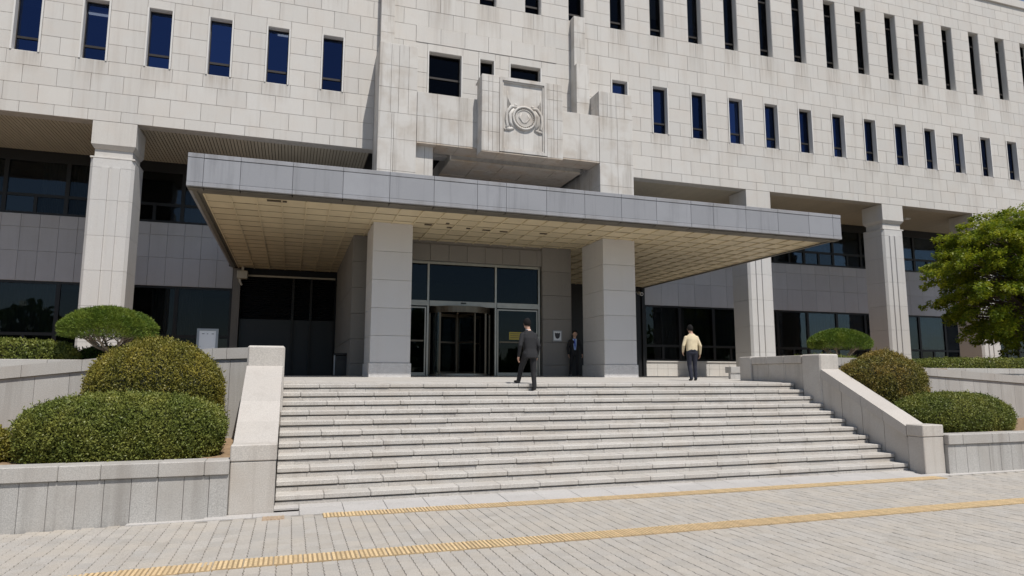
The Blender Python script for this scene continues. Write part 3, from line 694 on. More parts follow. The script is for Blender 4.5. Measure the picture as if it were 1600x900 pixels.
for k in range(4):
    a = R(22+90*k); dx, dy = math.sin(a), -math.cos(a); mm = MB()
    def wing(mm, r0, r1, z0, z1, t):
        px, py = -dy*t, dx*t
        P4 = [(rc.x+dx*r0-px, rc.y+dy*r0-py), (rc.x+dx*r1-px, rc.y+dy*r1-py), (rc.x+dx*r1+px, rc.y+dy*r1+py), (rc.x+dx*r0+px, rc.y+dy*r0+py)]
        mm.prismz(P4, z0, z1)
    wing(mm, .04, 1.03, gz0+.02, gz0+.14, .022); wing(mm, .04, 1.03, 3.92, 4.02, .022); wing(mm, .04, .10, gz0+.14, 3.92, .022); wing(mm, .97, 1.03, gz0+.14, 3.92, .022); wing(mm, .10, .97, 3.0, 3.06, .03)
    o = mm.build('door_wing', M['bronze'], rd); mm = MB(); wing(mm, .09, .98, gz0+.13, 3.93, .005); mm.build('pane', M['glass_door'], o)
# --- left side opening with a dark roller shutter
sh = box('side_opening', (-2.6, 2.2, YR+.5, YR+.6, 1.0, 7.2), M['shutter'], B)
box('door_head_rail', (-2.18, 1.75, YR-.02, YR+.06, 6.13, 6.20), M['cream'], sh)
mm = MB(); mm.box(-2.5, -2.2, YR-.04, YR+.5, 1.5, 6.45); mm.build('jamb', M['darkstone'], sh)
for x in (-.02, .74): box('mullion', (x-.05, x+.05, YR+.1, YR+.2, 1.8, 6.12), M['frame_d'], sh)
mm = MB(); z = 4.3
while z < 6.1:
    mm.add([(-2.18, YR+.30, z), (1.75, YR+.30, z), (1.75, YR+.24, z+.03), (-2.18, YR+.24, z+.03), (-2.18, YR+.30, z+.085), (1.75, YR+.30, z+.085)], [(0, 1, 2, 3), (3, 2, 5, 4)]); z += .09
mm.build('shutter_slat', M['shutter'], sh, kind='stuff')
box('lower_panel', (-2.18, 1.75, YR+.29, YR+.33, 1.7, 4.3), M['shutter'], sh)
mm = MB(); mm.box(-2.7, 17.6, YR+.8, YR+1.0, .3, 11.2); mm.box(-2.7, 17.6, YR-.005, YR+.8, 6.52, 6.7); mm.build('core_wall', M['interior'], B)
# right side dark strip beside the recess wall
q_ = box('side_return', (9.3, 17.43, YR-.06, YR+.5, 1.5, 6.5), M['frame_d'], B)
box('downpipe', (17.20, 17.30, YR-.16, YR-.065, 1.8, 6.45), M['frame_d'], q_)
box('low_ledge', (16.9, 17.44, YR-.3, YR-.065, 1.75, 1.86), M['facade'], q_)
# back wall of terrace behind canopy roof, centre
box('terrace_wall', (1.9, 17.4, YR, YR+.2, 6.6, 10.95), M['recess'], B)

# ================================================================== STAIRS, LANDING
RI, TR, Y0, ZL = .1545, .306, 13.43, 1.715
SXA, SXB = -.13, 11.74
land = MB(); land.box(-2.6, 17.45, Y0+.30, 22.0, 1.2, 1.3)
land.v = [(x, y, (floor_z(y)-.002 if z > 1.25 else 1.0)) for x, y, z in land.v]
land.box(-2.6, 23.4, 22.0, YR+.5, 1.0, floor_z(22)-.002)
land.box(17.45, 20.5, 18.6, 21.999, 1.0, floor_z(20)-.002)
landing = land.build('landing', M['landing'], kind='structure')
rest = None
for j in range(4):      # front rows of landing slabs
    y0 = Y0+.34+j*.62
    for i in range(20):
        x0 = -.13+i*.9+(.45 if j % 2 else 0)
        if x0+.9 > 17.4: continue
        mm = MB(); mm.cbox(x0+.003, x0+.897, y0+.003, y0+.617, 1.5, 1.52, .004)
        mm.v = [(x, y, floor_z(y)+.006 if z > 1.505 else 1.4) for x, y, z in mm.v]; mm.build('floor_slab', M['step'], landing)
st = empty('entrance_stairs', (5.8, 10.8, 0), 'wide flight of eleven pale granite steps up to the entrance', 'stairs')
for i in range(11):
    zt = ZL-RI*i; yn = Y0-TR*i
    x1 = SXB if i > 3 else SXB
    s_ = box('step', (SXA, x1, yn+.075, 14.2, -.1 if i else .0, zt-.075), M['mortar'], st)
    sl_ = .675; off = (.0, .33, .12, .48, .22)[i % 5]
    cuts = [SXA]+[SXA+off+sl_*k for k in range(1 if off < .25 else 0, 20) if .25 < off+sl_*k < x1-SXA-.2]+[x1]
    for a, b_ in zip(cuts[:-1], cuts[1:]):
        h = rng.uniform(-.0025, .0025)
        mm = MB(); mm.cbox(a+.0025, b_-.0025, yn+rng.uniform(-.004, .004), yn+TR+.06, zt-.072+h, zt+h, .010); mm.build('tread_slab', M['step'], s_)
    zb = max(zt-RI-.01, -.05)
    cuts = [SXA]+[SXA+.2+off/2+sl_*k for k in range(0, 20) if .25 < .2+off/2+sl_*k < x1-SXA-.2]+[x1]
    for a, b_ in zip(cuts[:-1], cuts[1:]):
        mm = MB(); mm.slab(a, b_, zb, zt-.088, yn+.022+rng.uniform(-.002, .002), .06, .003, .002); mm.build('riser_slab', M['riser'], s_)

# ================================================================== CHEEK WALLS
def cheek(x0, x1, label, inner):
    """sloped stair flank: front pedestal, sloping cap, rear pedestal, level wall behind"""
    t = empty('stair_flank_wall', ((x0+x1)/2, 10.0, 0), label, 'wall', 'walls flanking the stairs')
    mm = MB(); mm.cbox(x0, x1, 10.0, 10.36, -.08, .705, .012); mm.build('pedestal_block', M['cheek'], t)
    mm = MB(); mm.cbox(x0-.008, x1+.008, 9.99, 10.37, .71, .935, .014); mm.build('pedestal_cap', M['cheek'], t)
    ya, za, yb, zb_ = 10.37, .90, 12.55, 2.045
    L = 4
    mm = MB(); mm.prismx([(ya-.1, -.05), (yb+.1, -.05), (yb+.1, zb_-.05), (ya-.1, za-.12)], x0+.06, x1-.06); mm.build('flank_core', M['darkstone'], t)
    for k in range(L):     # body panels below the sloping cap
        a, b_ = ya+(yb-ya)*k/L, ya+(yb-ya)*(k+1)/L; z0 = za+(zb_-za)*k/L-.22; z1 = za+(zb_-za)*(k+1)/L-.22
        mm = MB(); mm.prismx([(a+.006, -.05), (b_-.006, -.05), (b_-.006, z1-.012), (a+.006, z0-.012)], x0+.025, x1-.025); mm.build('flank_panel', M['cheek'], t)
    for k in range(L):
        a, b_ = ya+(yb-ya)*k/L, ya+(yb-ya)*(k+1)/L; z0 = za+(zb_-za)*k/L; z1 = za+(zb_-za)*(k+1)/L
        mm = MB(); mm.prismx([(a+.003, z0-.215), (b_-.003, z1-.215), (b_-.003, z1), (a+.003, z0)], x0-.004, x1+.004); mm.build('sloping_cap', M['cheektop'], t)
    mm = MB(); mm.cbox(x0-.006, x1+.03, 12.55, 13.15, .3, 2.40, .03); mm.build('rear_pedestal', M['cheek'], t)
    y = 13.16
    while y < 15.0:
        e = min(y+.62, 15.02); mm = MB(); mm.cbox(x0+.05, x1-.05, y+.003, e-.003, .3, 2.19, .006); mm.build('flank_panel', M['cheek'], t)
        mm = MB(); mm.cbox(x0+.0, x1-.0, y+.003, e-.003, 2.195, 2.385, .01); mm.build('level_cap', M['cheek'], t); y = e
    mm = MB(); mm.cbox(x0-.01, x1+.01, 15.03, 15.5, .3, 2.40, .015); mm.build('end_post', M['cheek'], t)
    return t
cheek(-.72, -.135, 'sloping granite stair flank wall beside the large clipped box hedge', 1)
cheek(11.745, 12.27, 'sloping granite stair flank wall beside the bronze rounded shrub', -1)

# ================================================================== PLANTERS
def planter(x0, x1, label, first):
    t = empty('planter_wall', ((x0+x1)/2, 9.9, 0), label, 'planter wall', 'front planter walls')
    mm = MB(); mm.box(x0, x1, 9.99, 10.2, -.35, .55); mm.build('wall_core', M['mortar'], t)
    x = first; 
    while x < x1:
        a, b_ = max(x, x0), min(x+.308, x1)
        if b_-a > .05:
            mm = MB(); mm.slab(a, b_, -.35, .553, 9.93+rng.uniform(-.002, .002), .07, .004, .0025); mm.build('wall_panel', M['planter'], t)
        x += .308
    x = first-.05; k = 0
    while x < x1:
        L = (.55, .80, .47, .66)[k % 4]; a, b_ = max(x, x0), min(x+L, x1)
        if b_-a > .05:
            mm = MB(); mm.cbox(a+.002, b_-.002, 9.895, 10.25, .556, .745+rng.uniform(-.002, .002), .01); mm.build('coping_slab', M['coping'], t)
        x += L; k += 1
    return t
planter(-9.0, -.725, 'grey granite planter wall in front of the large box hedge, left of the stairs', -9.0+.03)
planter(12.275, 26.0, 'grey granite planter wall in front of the rounded mound, right of the stairs', 12.275-.12)
def soil_bed(name, x0, x1, y0, y1, z, label):
    nx, ny = 60, 24; vs = []; fs = []
    for j in range(ny+1):
        for i in range(nx+1):
            x, y = x0+(x1-x0)*i/nx, y0+(y1-y0)*j/ny
            vs.append((x, y, z+rng.uniform(-.012, .012)+.03*math.sin(x*2.1)*math.sin(y*1.7)))
    for j in range(ny):
        for i in range(nx):
            a = j*(nx+1)+i; fs.append((a, a+1, a+nx+2, a+nx+1))
    mm = MB(); mm.add(vs, fs); return tag(mm.build(name, M['soil'], smooth=True), kind='structure')
soil_bed('planting_soil', -9.0, -.70, 10.2, 13.65, .70, '')
soil_bed('planting_soil', 12.25, 26.0, 10.2, 13.65, .70, '')
# ramp parapets behind the front beds, falling away to both sides
def ramp_wall(pts, y, label, flat):
    t = empty('ramp_parapet', ((pts[0][0]+pts[-1][0])/2, y, 0), label, 'wall', 'ramp parapets')
    def top(x):
        for (a, za), (b_, zb_) in zip(pts[:-1], pts[1:]):
            if min(a, b_) <= x <= max(a, b_): return za+(zb_-za)*(x-a)/(b_-a)
        return pts[-1][1]
    xa, xb = sorted((pts[0][0], pts[-1][0])); x = xa; k = 0
    while x < xb-.05:
        e = min(x+.52, xb); z0, z1 = top(x)-.21, top(e)-.21
        mm = MB(); mm.prism([(x+.003, .3), (e-.003, .3), (e-.003, z1), (x+.003, z0)], y+.04, y+.22); mm.build('wall_panel', M['planter'], t); x = e
    x = xa
    while x < xb-.05:
        e = min(x+(1.1, .9, 1.25)[k % 3], xb)
        seg = [x]+[p_[0] for p_ in sorted(pts) if x+.05 < p_[0] < e-.05]+[e]
        for a, b_ in zip(seg[:-1], seg[1:]):
            z0, z1 = top(a), top(b_); mm = MB(); mm.prism([(a+.003, z0-.205), (b_-.003, z1-.205), (b_-.003, z1), (a+.003, z0)], y, y+.28); mm.build('coping_slab', M['coping'], t)
        x = e; k += 1
    return t
ramp_wall([(-.75, 2.405), (-1.4, 2.38), (-3.5, 2.15), (-5.0, 1.98), (-9, 1.5), (-12, 1.15)], 13.6, 'granite ramp parapet sloping down to the left behind the dome shrub', 0)
ramp_wall([(12.3, 2.365), (13.8, 2.35), (15.8, 2.14), (20.0, 1.89), (26, 1.5), (30, 1.2)], 13.6, 'granite ramp parapet sloping down to the right behind the bronze shrub', 0)
def back_planter(x0, x1, y, zt, label):
    t = empty('terrace_planter_wall', ((x0+x1)/2, y, 0), label, 'wall', 'terrace planter walls')
    x = x0
    while x < x1-.1:
        e = min(x+.6, x1); mm = MB(); mm.slab(x, e, .2, zt-.2, y+.03, .1, .004, .003); mm.build('wall_panel', M['planter'], t); x = e
    x = x0
    while x < x1-.1:
        e = min(x+1.1, x1); mm = MB(); mm.cbox(x+.003, e-.003, y, y+.3, zt-.195, zt, .01); mm.build('coping_slab', M['coping'], t); x = e
    return t
back_planter(-15, -2.7, 17.2, 2.22, 'low granite planter wall under the umbrella pine and terrace hedge on the left')
back_planter(13.0, 38, 17.6, 2.17, 'long low granite planter wall under the terrace hedge on the right')
for a, b_, y0 in ((-15, -2.65, 17.45), (23.5, 38, 17.85)):
    soil_bed('terrace_soil', a, b_, y0, YR+.0, 2.10, '')
soil_bed('terrace_soil', 16.2, 23.5, 17.85, 19.2, 2.10, '')
box('terrace_soil', (12.3, 17.5, 17.85, 20.0, 1.0, 1.69), M['landing'], kind='structure')
# driveway ramps behind the parapets
for xa, xb, za, zb_ in ((-2.7, -15, 1.70, .2), (17.5, 38, 1.68, .2)):
    mm = MB(); mm.add([(xa, 13.9, za), (xb, 13.9, zb_), (xb, 17.2, zb_), (xa, 17.2, za)], [(0, 1, 2, 3) if xb > xa else (3, 2, 1, 0)]); tag(mm.build('ramp', M['apron']), kind='structure')

# ================================================================== PAVING
pav = MB(); 
pv = empty('paving', (6, 7.5, 0)); pv['kind'] = 'structure'
PW, PH = .1475, .225
def paver_mesh(q):      # long block with zigzag sides
    w2, h2, a = PW/2-.0030, PH/2-.0016, .005
    ys = [-h2, -h2/2, 0, h2/2, h2]; e = [a, -a, a, -a, a]
    top = [(w2+d, y) for y, d in zip(ys, e)]+[(-w2+d, y) for y, d in zip(ys[::-1], e[::-1])]
    n = len(top); c = .0035
    vs = [(x*(1-c/w2), y*(1-c/h2), 0) for x, y in top]+[(x, y, -.006) for x, y in top]+[(x, y, -.03) for x, y in top]
    q.add(vs, [tuple(range(n))]+[(i+n, (i+1) % n+n, (i+1) % n, i) for i in range(n)]+[(i+2*n, (i+1) % n+2*n, (i+1) % n+n, i+n) for i in range(n)])
proto = MB(); paver_mesh(proto)
plist = []
def keep(x, y):
    if 7.43 < y < 7.52: return False
    if y > 9.69 and x > -1.05: return False
    return y < 9.90
x = -7.5; r = 0
while x < 19:
    yy = 4.6+(PH/2 if r % 2 else 0)
    while yy < 10.0:
        if keep(x, yy):
            px, py = project((x, yy, 0)); vis = -40 < px < 1640 and py < 940
            plist.append((0 if vis else 1, -py if vis else 0, x, yy))
        yy += PH
    x += PW; r += 1
plist.sort(); pv_np = np.array(proto.v); nv = len(proto.v); V = []; F = []
me0 = mesh_from('paver', proto.v, proto.f, M['paver'])
for k, (_, _, x, y) in enumerate(plist):
    z = gz(x)+rng.uniform(-.0022, .0022)
    if k < 300: o = bpy.data.objects.new('paver', me0); put(o, (x+rng.uniform(-.0015, .0015), y, z), pv)
    else:
        a = pv_np.copy(); tx, ty = rng.uniform(-.012, .012, 2); a[:, 2] += a[:, 0]*tx+a[:, 1]*ty+z; a[:, 0] += x+rng.uniform(-.0015, .0015); a[:, 1] += y; V.append(a); b0 = (len(V)-1)*nv; F += [tuple(i+b0 for i in f) for f in proto.f]
me = mesh_from('paver', np.concatenate(V).tolist(), F, M['paver']); o = bpy.data.objects.new('paver', me); put(o, (0, 0, 0), pv); o['kind'] = 'stuff'
# bedding sand under the pavers
mm = MB()
for a, b_ in ((-8, -5), (-5, -3), (-3, -.6), (-.6, 19.2)):
    mm.add([(a, 4.5, gz(a)-.012), (b_, 4.5, gz(b_)-.012), (b_, 9.92, gz(b_)-.012), (a, 9.92, gz(a)-.012)], [(0, 1, 2, 3)])
tag(mm.build('paving_bed', M['sand']), kind='structure')
# apron slabs at the foot of the stairs
ap = empty('stair_apron', (5.8, 10.2, 0)); ap['kind'] = 'structure'
x = -1.0; k = 0
while x < 12.2:
    e = min(x+.60, 12.2)
    for y0, y1 in ((9.79, 10.20), (10.20, 10.50)):
        if y0 > 10 and (e < -.1 or x > 11.75): continue
        if y1 < 10.3 and x < -.15: y1 = 9.99
        if y1 < 10.3 and e > 11.75: y1 = 9.99
        mm = MB(); mm.cbox(x+.003, e-.003, y0+.003, y1-.003, -.03, .004+rng.uniform(-.002, .002), .004); mm.v = [(q[0], q[1], q[2]+.03*max(0, (q[1]-9.8)/.6)) for q in mm.v]; mm.build('apron_slab', M['apron'], ap)
    x = e; k += 1
mm = MB(); mm.box(12.2, 20, 9.80, 9.93, -.03, .002); mm.box(-1.9, -1.0, 9.82, 9.94, -.05, -.008); mm.build('edge_strip', M['apron'], ap)
# tactile strips
tt = empty('tactile_paving', (6, 7.5, 0)); tt['kind'] = 'structure'
def tact(w_, d_, nr_=6):
    def f(q):
        q.cbox(-w_/2+.0025, w_/2-.0025, -d_/2, d_/2, -.03, .001, .003); q.cur = 1
        for k in range(nr_):
            x = -w_/2+w_*(k+.5)/nr_
            q.cbox(x-w_*.052, x+w_*.052, -d_/2+.012, d_/2-.012, .0012, .0075, .0025)
    return f
def tile(key, w_, d_, loc, mats=('tactile_base', 'tactile')):
    if key not in _cache:
        q = MB(); tact(w_, d_)(q); _cache[key] = mesh_from('tactile_tile', q.v, q.f, [M[mats[0]], M[mats[1]]], mi=q.mi)
    put(bpy.data.objects.new('tactile_tile', _cache[key]), loc, tt)
x = -5.8
while x < 18.5:
    tile('tb', .286, .335, (x+.143, 7.475, gz(x)+.005+rng.uniform(-.001, .001))); x += .286
x = .50
while x < 11.45:
    tile('ts', .286, .30, (x+.143, 9.62, .005+rng.uniform(-.001, .001))); x += .286
tile('to', .286, .24, (-.13, 9.66, .004), ('tactile_old', 'tactile_old'))

# ================================================================== PLANTS
def quads(name, V4, mat, parent, kind=None):
    n = V4.shape[0]; me = bpy.data.meshes.new(name); v = V4.reshape(-1, 3)
    lo, hi = v.min(0), v.max(0); c = (lo+hi)/2; c[2] = lo[2]
    me.vertices.add(n*4); me.vertices.foreach_set('co', (v-c).astype(np.float32).ravel())
    me.loops.add(n*4); me.loops.foreach_set('vertex_index', np.arange(n*4, dtype=np.int32))
    me.polygons.add(n); me.polygons.foreach_set('loop_start', np.arange(0, n*4, 4, dtype=np.int32)); me.polygons.foreach_set('loop_total', np.full(n, 4, np.int32))
    me.materials.append(mat); me.update(calc_edges=True)
    o = bpy.data.objects.new(name, me); put(o, c, parent)
    if kind: o['kind'] = kind
    return o
def unit(a): return a/np.maximum(np.linalg.norm(a, axis=1, keepdims=True), 1e-6)
def leafquads(P, D, L, W, fold=.25, N=None):
    """rhombic leaves at P pointing along D"""
    n = len(P); S = unit(np.cross(D, rng.normal(size=(n, 3)) if N is None else N+.55*rng.normal(size=(n, 3)))); U = np.cross(S, D)
    l = (L*rng.uniform(.65, 1.25, n))[:, None]; w = (W*rng.uniform(.7, 1.2, n))[:, None]
    return np.stack([P, P+D*l*.5+S*w*.5+U*l*fold*.3, P+D*l, P+D*l*.5-S*w*.5+U*l*fold*.3], 1)
def sdirs(n):
    return unit(rng.normal(size=(n, 3)))
def superel(c, r, d, ex, lump, ph, lo=None):
    """point on a lumpy superellipsoid in direction d"""
    q = np.abs(d/np.array(r)); rad = (q[:, 0]**ex[0]+q[:, 1]**ex[0]+q[:, 2]**ex[1])**(-1/((ex[0]+ex[1])/2)) if ex[0] == ex[1] else None
    if rad is None:
        rad = np.full(len(d), 1.0)
        for _ in range(12):
            f = (q[:, 0]*rad)**ex[0]+(q[:, 1]*rad)**ex[0]; g = f+(q[:, 2]*rad)**ex[1]; rad = rad*g**(-1/max(ex))
    lum = 1+lump*.8*np.sin(d[:, 0]*31+d[:, 1]*23+ph)*np.sin(d[:, 2]*27+ph)+lump*(np.sin(d[:, 0]*7+ph)+np.sin(d[:, 1]*8+ph*2)+np.sin(d[:, 2]*9+ph*3)+.7*np.sin(d[:, 0]*17+d[:, 2]*13+ph))
    return rad*lum
def shrub(name, label, cat, c, r, n, L, W, mat, ex=(2, 2), lump=.015, group=None, zmin=None, shell=.16, up=.35, fuzz=.9):
    t = empty(name, (c[0], c[1], zmin if zmin is not None else c[2]-r[2]), label, cat, group); ph = rng.uniform(0, 6)
    d = sdirs(int(n*1.6)); d = d*np.array(r); d = unit(d)      # denser on the wide sides
    rad = superel(c, r, d, ex, lump, ph)
    dep = 1-shell*rng.random(len(d))**1.6+.015*rng.normal(size=len(d))
    P = np.array(c)+d*(rad*dep)[:, None]
    if zmin is not None: P = P[P[:, 2] > zmin]; 
    P = P[:n]; nd = unit((P-np.array(c))/np.array(r)**2)
    D = unit(nd*.55+fuzz*rng.normal(size=P.shape)*.75+np.array([0, 0, up]))
    Q = leafquads(P-D*L*.3, D, L, W, .25, nd)
    k = rng.choice(len(P), len(P)//28, False); D2 = unit(nd[k]+.5*rng.normal(size=(len(k), 3))+np.array([0, 0, .5]))   # stray shoots
    Q2 = [leafquads(P[k]+D2*(.018*j), unit(D2+.7*rng.normal(size=D2.shape)), L*.9, W) for j in range(1, 4)]
    quads('foliage', np.concatenate([Q]+Q2), mat, t)
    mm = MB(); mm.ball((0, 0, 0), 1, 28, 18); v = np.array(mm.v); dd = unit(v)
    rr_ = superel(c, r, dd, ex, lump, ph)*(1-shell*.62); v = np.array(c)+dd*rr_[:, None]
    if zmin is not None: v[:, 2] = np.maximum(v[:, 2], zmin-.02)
    mm.v = [tuple(p) for p in v]; mm.build('dark_core', M['core'], t, smooth=True)  # added solid core, its near-black colour standing for the dark inside the leaves
    return t
shrub('box_hedge', 'large dark green clipped box hedge behind the planter wall left of the stairs', 'hedge', (-2.20, 11.02, 1.02), (1.30, .72, .58), 84000, .042, .019, M['leaf_box'], (3.0, 2.6), .010, zmin=.70)
shrub('dome_shrub', 'large golden green dome shrub behind the clipped box hedge', 'shrub', (-2.12, 12.55, 1.42), (1.04, .80, 1.04), 70000, .042, .018, M['leaf_gold'], (2.3, 2.3), .012, zmin=.70)
shrub('low_shrub', 'small yellow green shrub at the left end of the box hedge', 'shrub', (-4.25, 11.1, .86), (.68, .55, .36), 9000, .06, .026, M['leaf_gold'], (2, 2), .02, zmin=.70)
shrub('bronze_shrub', 'bronze green rounded shrub behind the right stair flank wall', 'shrub', (13.32, 12.3, 1.60), (1.02, .85, .86), 56000, .042, .019, M['leaf_brown'], (2.1, 2.1), .02, zmin=.70, fuzz=1.1)
shrub('mound_shrub', 'wide low green mound shrub behind the right planter wall', 'shrub', (13.98, 11.15, .98), (1.56, .78, .55), 56000, .042, .019, M['leaf_box'], (2.2, 2.2), .014, zmin=.70)
shrub('terrace_hedge', 'low bright green hedge on the left terrace beside the umbrella pine', 'hedge', (-6.9, 17.95, 2.32), (2.2, .42, .36), 26000, .065, .03, M['leaf_box'], (5, 3), .012, 'terrace hedges', zmin=2.1)
shrub('dark_hedge', 'short dark hedge at the foot of the umbrella pine', 'hedge', (-3.85, 18.35, 2.22), (.95, .40, .34), 9000, .065, .03, M['leaf_dark'], (4, 3), .02, 'terrace hedges', zmin=2.08)
shrub('terrace_hedge', 'long low green hedge on the right terrace under the maple', 'hedge', (29.3, 18.35, 2.25), (8.3, .45, .30), 56000, .075, .034, M['leaf_box'], (7, 3), .010, 'terrace hedges', zmin=2.08)
box('planting_bed', (12.3, 17.4, 13.9, 15.6, 1.0, 2.10), M['soil'], kind='structure')
shrub('small_hedge', 'thin strip of hedge just above the right flank wall of the stairs', 'hedge', (13.8, 14.6, 2.18), (1.2, .35, .26), 7000, .055, .024, M['leaf_box'], (4, 3), .03, 'terrace hedges', zmin=2.08)
# --- cloud-pruned pines
def pine(base, c, r, n, label, forks, th):
    t = empty('umbrella_pine', base, label, 'pine tree', 'umbrella pines')
    mm = MB(); b0 = Vector(base); tips = []
    fk = b0+Vector((.0, 0, th*.45)); mm.tube([b0-Vector((0, 0, .1)), b0+Vector((.03, .02, th*.2)), fk], [.075, .06, .05], 8)
    for k in range(forks):
        a = 2*math.pi*k/forks+rng.uniform(-.2, .2); e = Vector((c[0]+r[0]*.62*math.cos(a), c[1]+r[1]*.62*math.sin(a), c[2]-r[2]*.10))
        mid = fk.lerp(e, .45)+Vector((0, 0, -.06)); mm.tube([fk, mid, e], [.042, .03, .014], 7)
        for j in range(5):
            a2 = a+rng.uniform(-.75, .75); f_ = rng.uniform(.35, .95); s0 = fk.lerp(e, .45+.1*j)
            q = Vector((c[0]+r[0]*f_*math.cos(a2), c[1]+r[1]*f_*math.sin(a2), c[2]-r[2]*.25+r[2]*.85*math.sqrt(max(0, 1-f_*f_))))
            mm.tube([s0, s0.lerp(q, .5)+Vector((0, 0, -.03)), q], [.016, .011, .006], 5)
    mm.build('trunk', M['bark_light'], t, smooth=True)
    # needle tufts on the upper shell of a lens; open below
    nt_ = n; a = rng.uniform(0, 2*math.pi, nt_); f_ = np.sqrt(rng.random(nt_)); lum = 1+.05*np.sin(a*5+1)+.04*np.sin(a*9)
    zz = r[2]*np.sqrt(np.maximum(0, 1-f_**2*.92))*(1-.20*rng.random(nt_)**1.5)+.02*np.sin(a*11+f_*9)
    low = rng.random(nt_) < .22; zz = np.where(low, zz*rng.uniform(.25, 1, nt_), zz)
    edge = f_ > .66; zz = np.where(edge & (rng.random(nt_) < .5), zz*rng.uniform(-.35, 1, nt_), zz)
    P = np.stack([c[0]+r[0]*f_*lum*np.cos(a), c[1]+r[1]*f_*lum*np.sin(a), c[2]+zz-.05*f_], 1)
    D = unit(np.stack([np.cos(a)*f_, np.sin(a)*f_, np.full(nt_, .75)], 1)+.65*rng.normal(size=(nt_, 3)))
    quads('crown', leafquads(P-D*.02, D, .085, .017, .1), M['needle'], t)
    return t
pine((-3.98, 17.75, 2.05), (-4.11, 17.75, 2.88), (.98, .80, .58), 34000, 'cloud pruned umbrella pine on the left terrace in front of a column', 7, .75)
pine((17.85, 18.2, 2.05), (17.96, 18.2, 2.95), (1.16, .80, .54), 32000, 'cloud pruned umbrella pine on the right terrace above the bronze shrub', 5, .75)
# --- maple on the right
def maple(base, c, r, ncl, per, label):
    t = empty('maple_tree', base, label, 'tree'); mm = MB(); b0 = Vector(base); rs = random.Random(5)
    top = Vector((c[0]+.2, c[1], c[2]+r[2]*.35))
    mm.tube([b0-Vector((0, 0, .2)), b0.lerp(top, .3)+Vector((.1, .05, 0)), b0.lerp(top, .65)-Vector((.12, 0, 0)), top], [.20, .16, .11, .04], 10)
    Q = []; DD = []
    for k in range(ncl):
        d = Vector((rs.gauss(0, 1), rs.gauss(0, 1), rs.gauss(.15, .9))); d.normalize(); f_ = rs.uniform(.45, .98)**.7
        low = d.z < -.25
        p = Vector((c[0]+r[0]*d.x*f_, c[1]+r[1]*d.y*f_, c[2]+r[2]*d.z*f_*(1.0 if not low else .9)))
        s0 = b0.lerp(top, min(.95, max(.25, (p.z-b0.z)/(top.z-b0.z)*.75)))
        if k % 2 == 0: mm.tube([s0, s0.lerp(p, .55)+Vector((0, 0, .15)), p], [.05, .03, .012], 6)
        o_ = Vector((d.x, d.y, -.22+.18*d.z)); o_.normalize(); side = o_.cross(Vector((0, 0, 1))).normalized(); upv = side.cross(o_)
        Ln = rs.uniform(.75, 1.5); Wd = rs.uniform(.30, .52)
        # a spray: a main twig and side twigs with leaves in flat layers
        n = per; u = rng.random(n)**.8; v = rng.normal(size=n)*.5; w_ = rng.normal(size=n)*.055
        tw = np.round(u*7)/7
        P = np.array(p)[None]+np.outer((u-.45)*Ln, o_)+np.outer(v*Wd*(1.15-u), side)+np.outer(w_-.10*u*u+.05*np.sin(tw*20), upv)
        D = unit(np.outer(np.full(n, .7), o_)+np.outer(np.sign(v)*.8, side)+np.outer(np.full(n, -.15), upv)+.35*rng.normal(size=(n, 3)))
        Q.append(P); DD.append(D)
    mm.build('trunk', M['bark'], t, smooth=True)
    P = np.concatenate(Q); D = np.concatenate(DD)
    quads('crown', leafquads(P, D, .12, .062, .2), M['leaf_tree'], t); return t
maple((29.6, 19.8, 2.05), (29.75, 19.6, 5.95), (4.7, 2.7, 3.35), 520, 300, 'leafy green maple tree at the right edge in front of the colonnade')

# --- wooded edge of the forecourt behind the viewer, seen only in the glass
tl_n = 14000; xx = rng.uniform(-70, 90, tl_n); hgt = 6.2+2.6*np.sin(xx*.13)+1.6*np.sin(xx*.37+1)+1.1*np.sin(xx*.91)
P = np.stack([xx, -42+rng.uniform(-5, 5, tl_n), hgt*rng.random(tl_n)**.7], 1)
tag(quads('tree_line', leafquads(P, sdirs(tl_n), 1.5, 1.1), M['leaf_dark'], None), 'dark belt of trees across the forecourt, mirrored in the ground floor glass', 'trees', None, 'stuff')

# ================================================================== PEOPLE
def cloth(name, col, rough=.85):
    m, n, b = newmat(name); g = n.nodes.new('ShaderNodeNewGeometry')
    nz = noise(n, mapping(n, g.outputs['Position'], (14, 14, 9)), 1., 3); n.links.new(mixc(n, nz, tuple(c*.8 for c in col), tuple(c*1.2 for c in col)), b.inputs['Base Color'])
    bp = n.nodes.new('ShaderNodeBump'); bp.inputs['Strength'].default_value = .35; bp.inputs['Distance'].default_value = .02; n.links.new(nz, bp.inputs['Height']); n.links.new(bp.outputs[0], b.inputs['Normal'])
    b.inputs['Roughness'].default_value = rough; return m
SK = plain('skin', (.50, .30, .21), .55); HAIR = plain('black_hair', (.012, .011, .011), .85, spec=.15); SHOE = plain('black_leather', (.014, .013, .013), .35)
SHIRT = cloth('white_shirt', (.72, .74, .78)); SHIRTB = cloth('pale_blue_shirt', (.35, .48, .75)); TIE = plain('blue_tie', (.02, .06, .42), .5)
CH = cloth('charcoal_suit', (.014, .014, .016)); BK = cloth('black_suit', (.012, .012, .014)); BE = cloth('beige_jacket', (.66, .555, .37)); NV = cloth('navy_trousers', (.018, .020, .034))
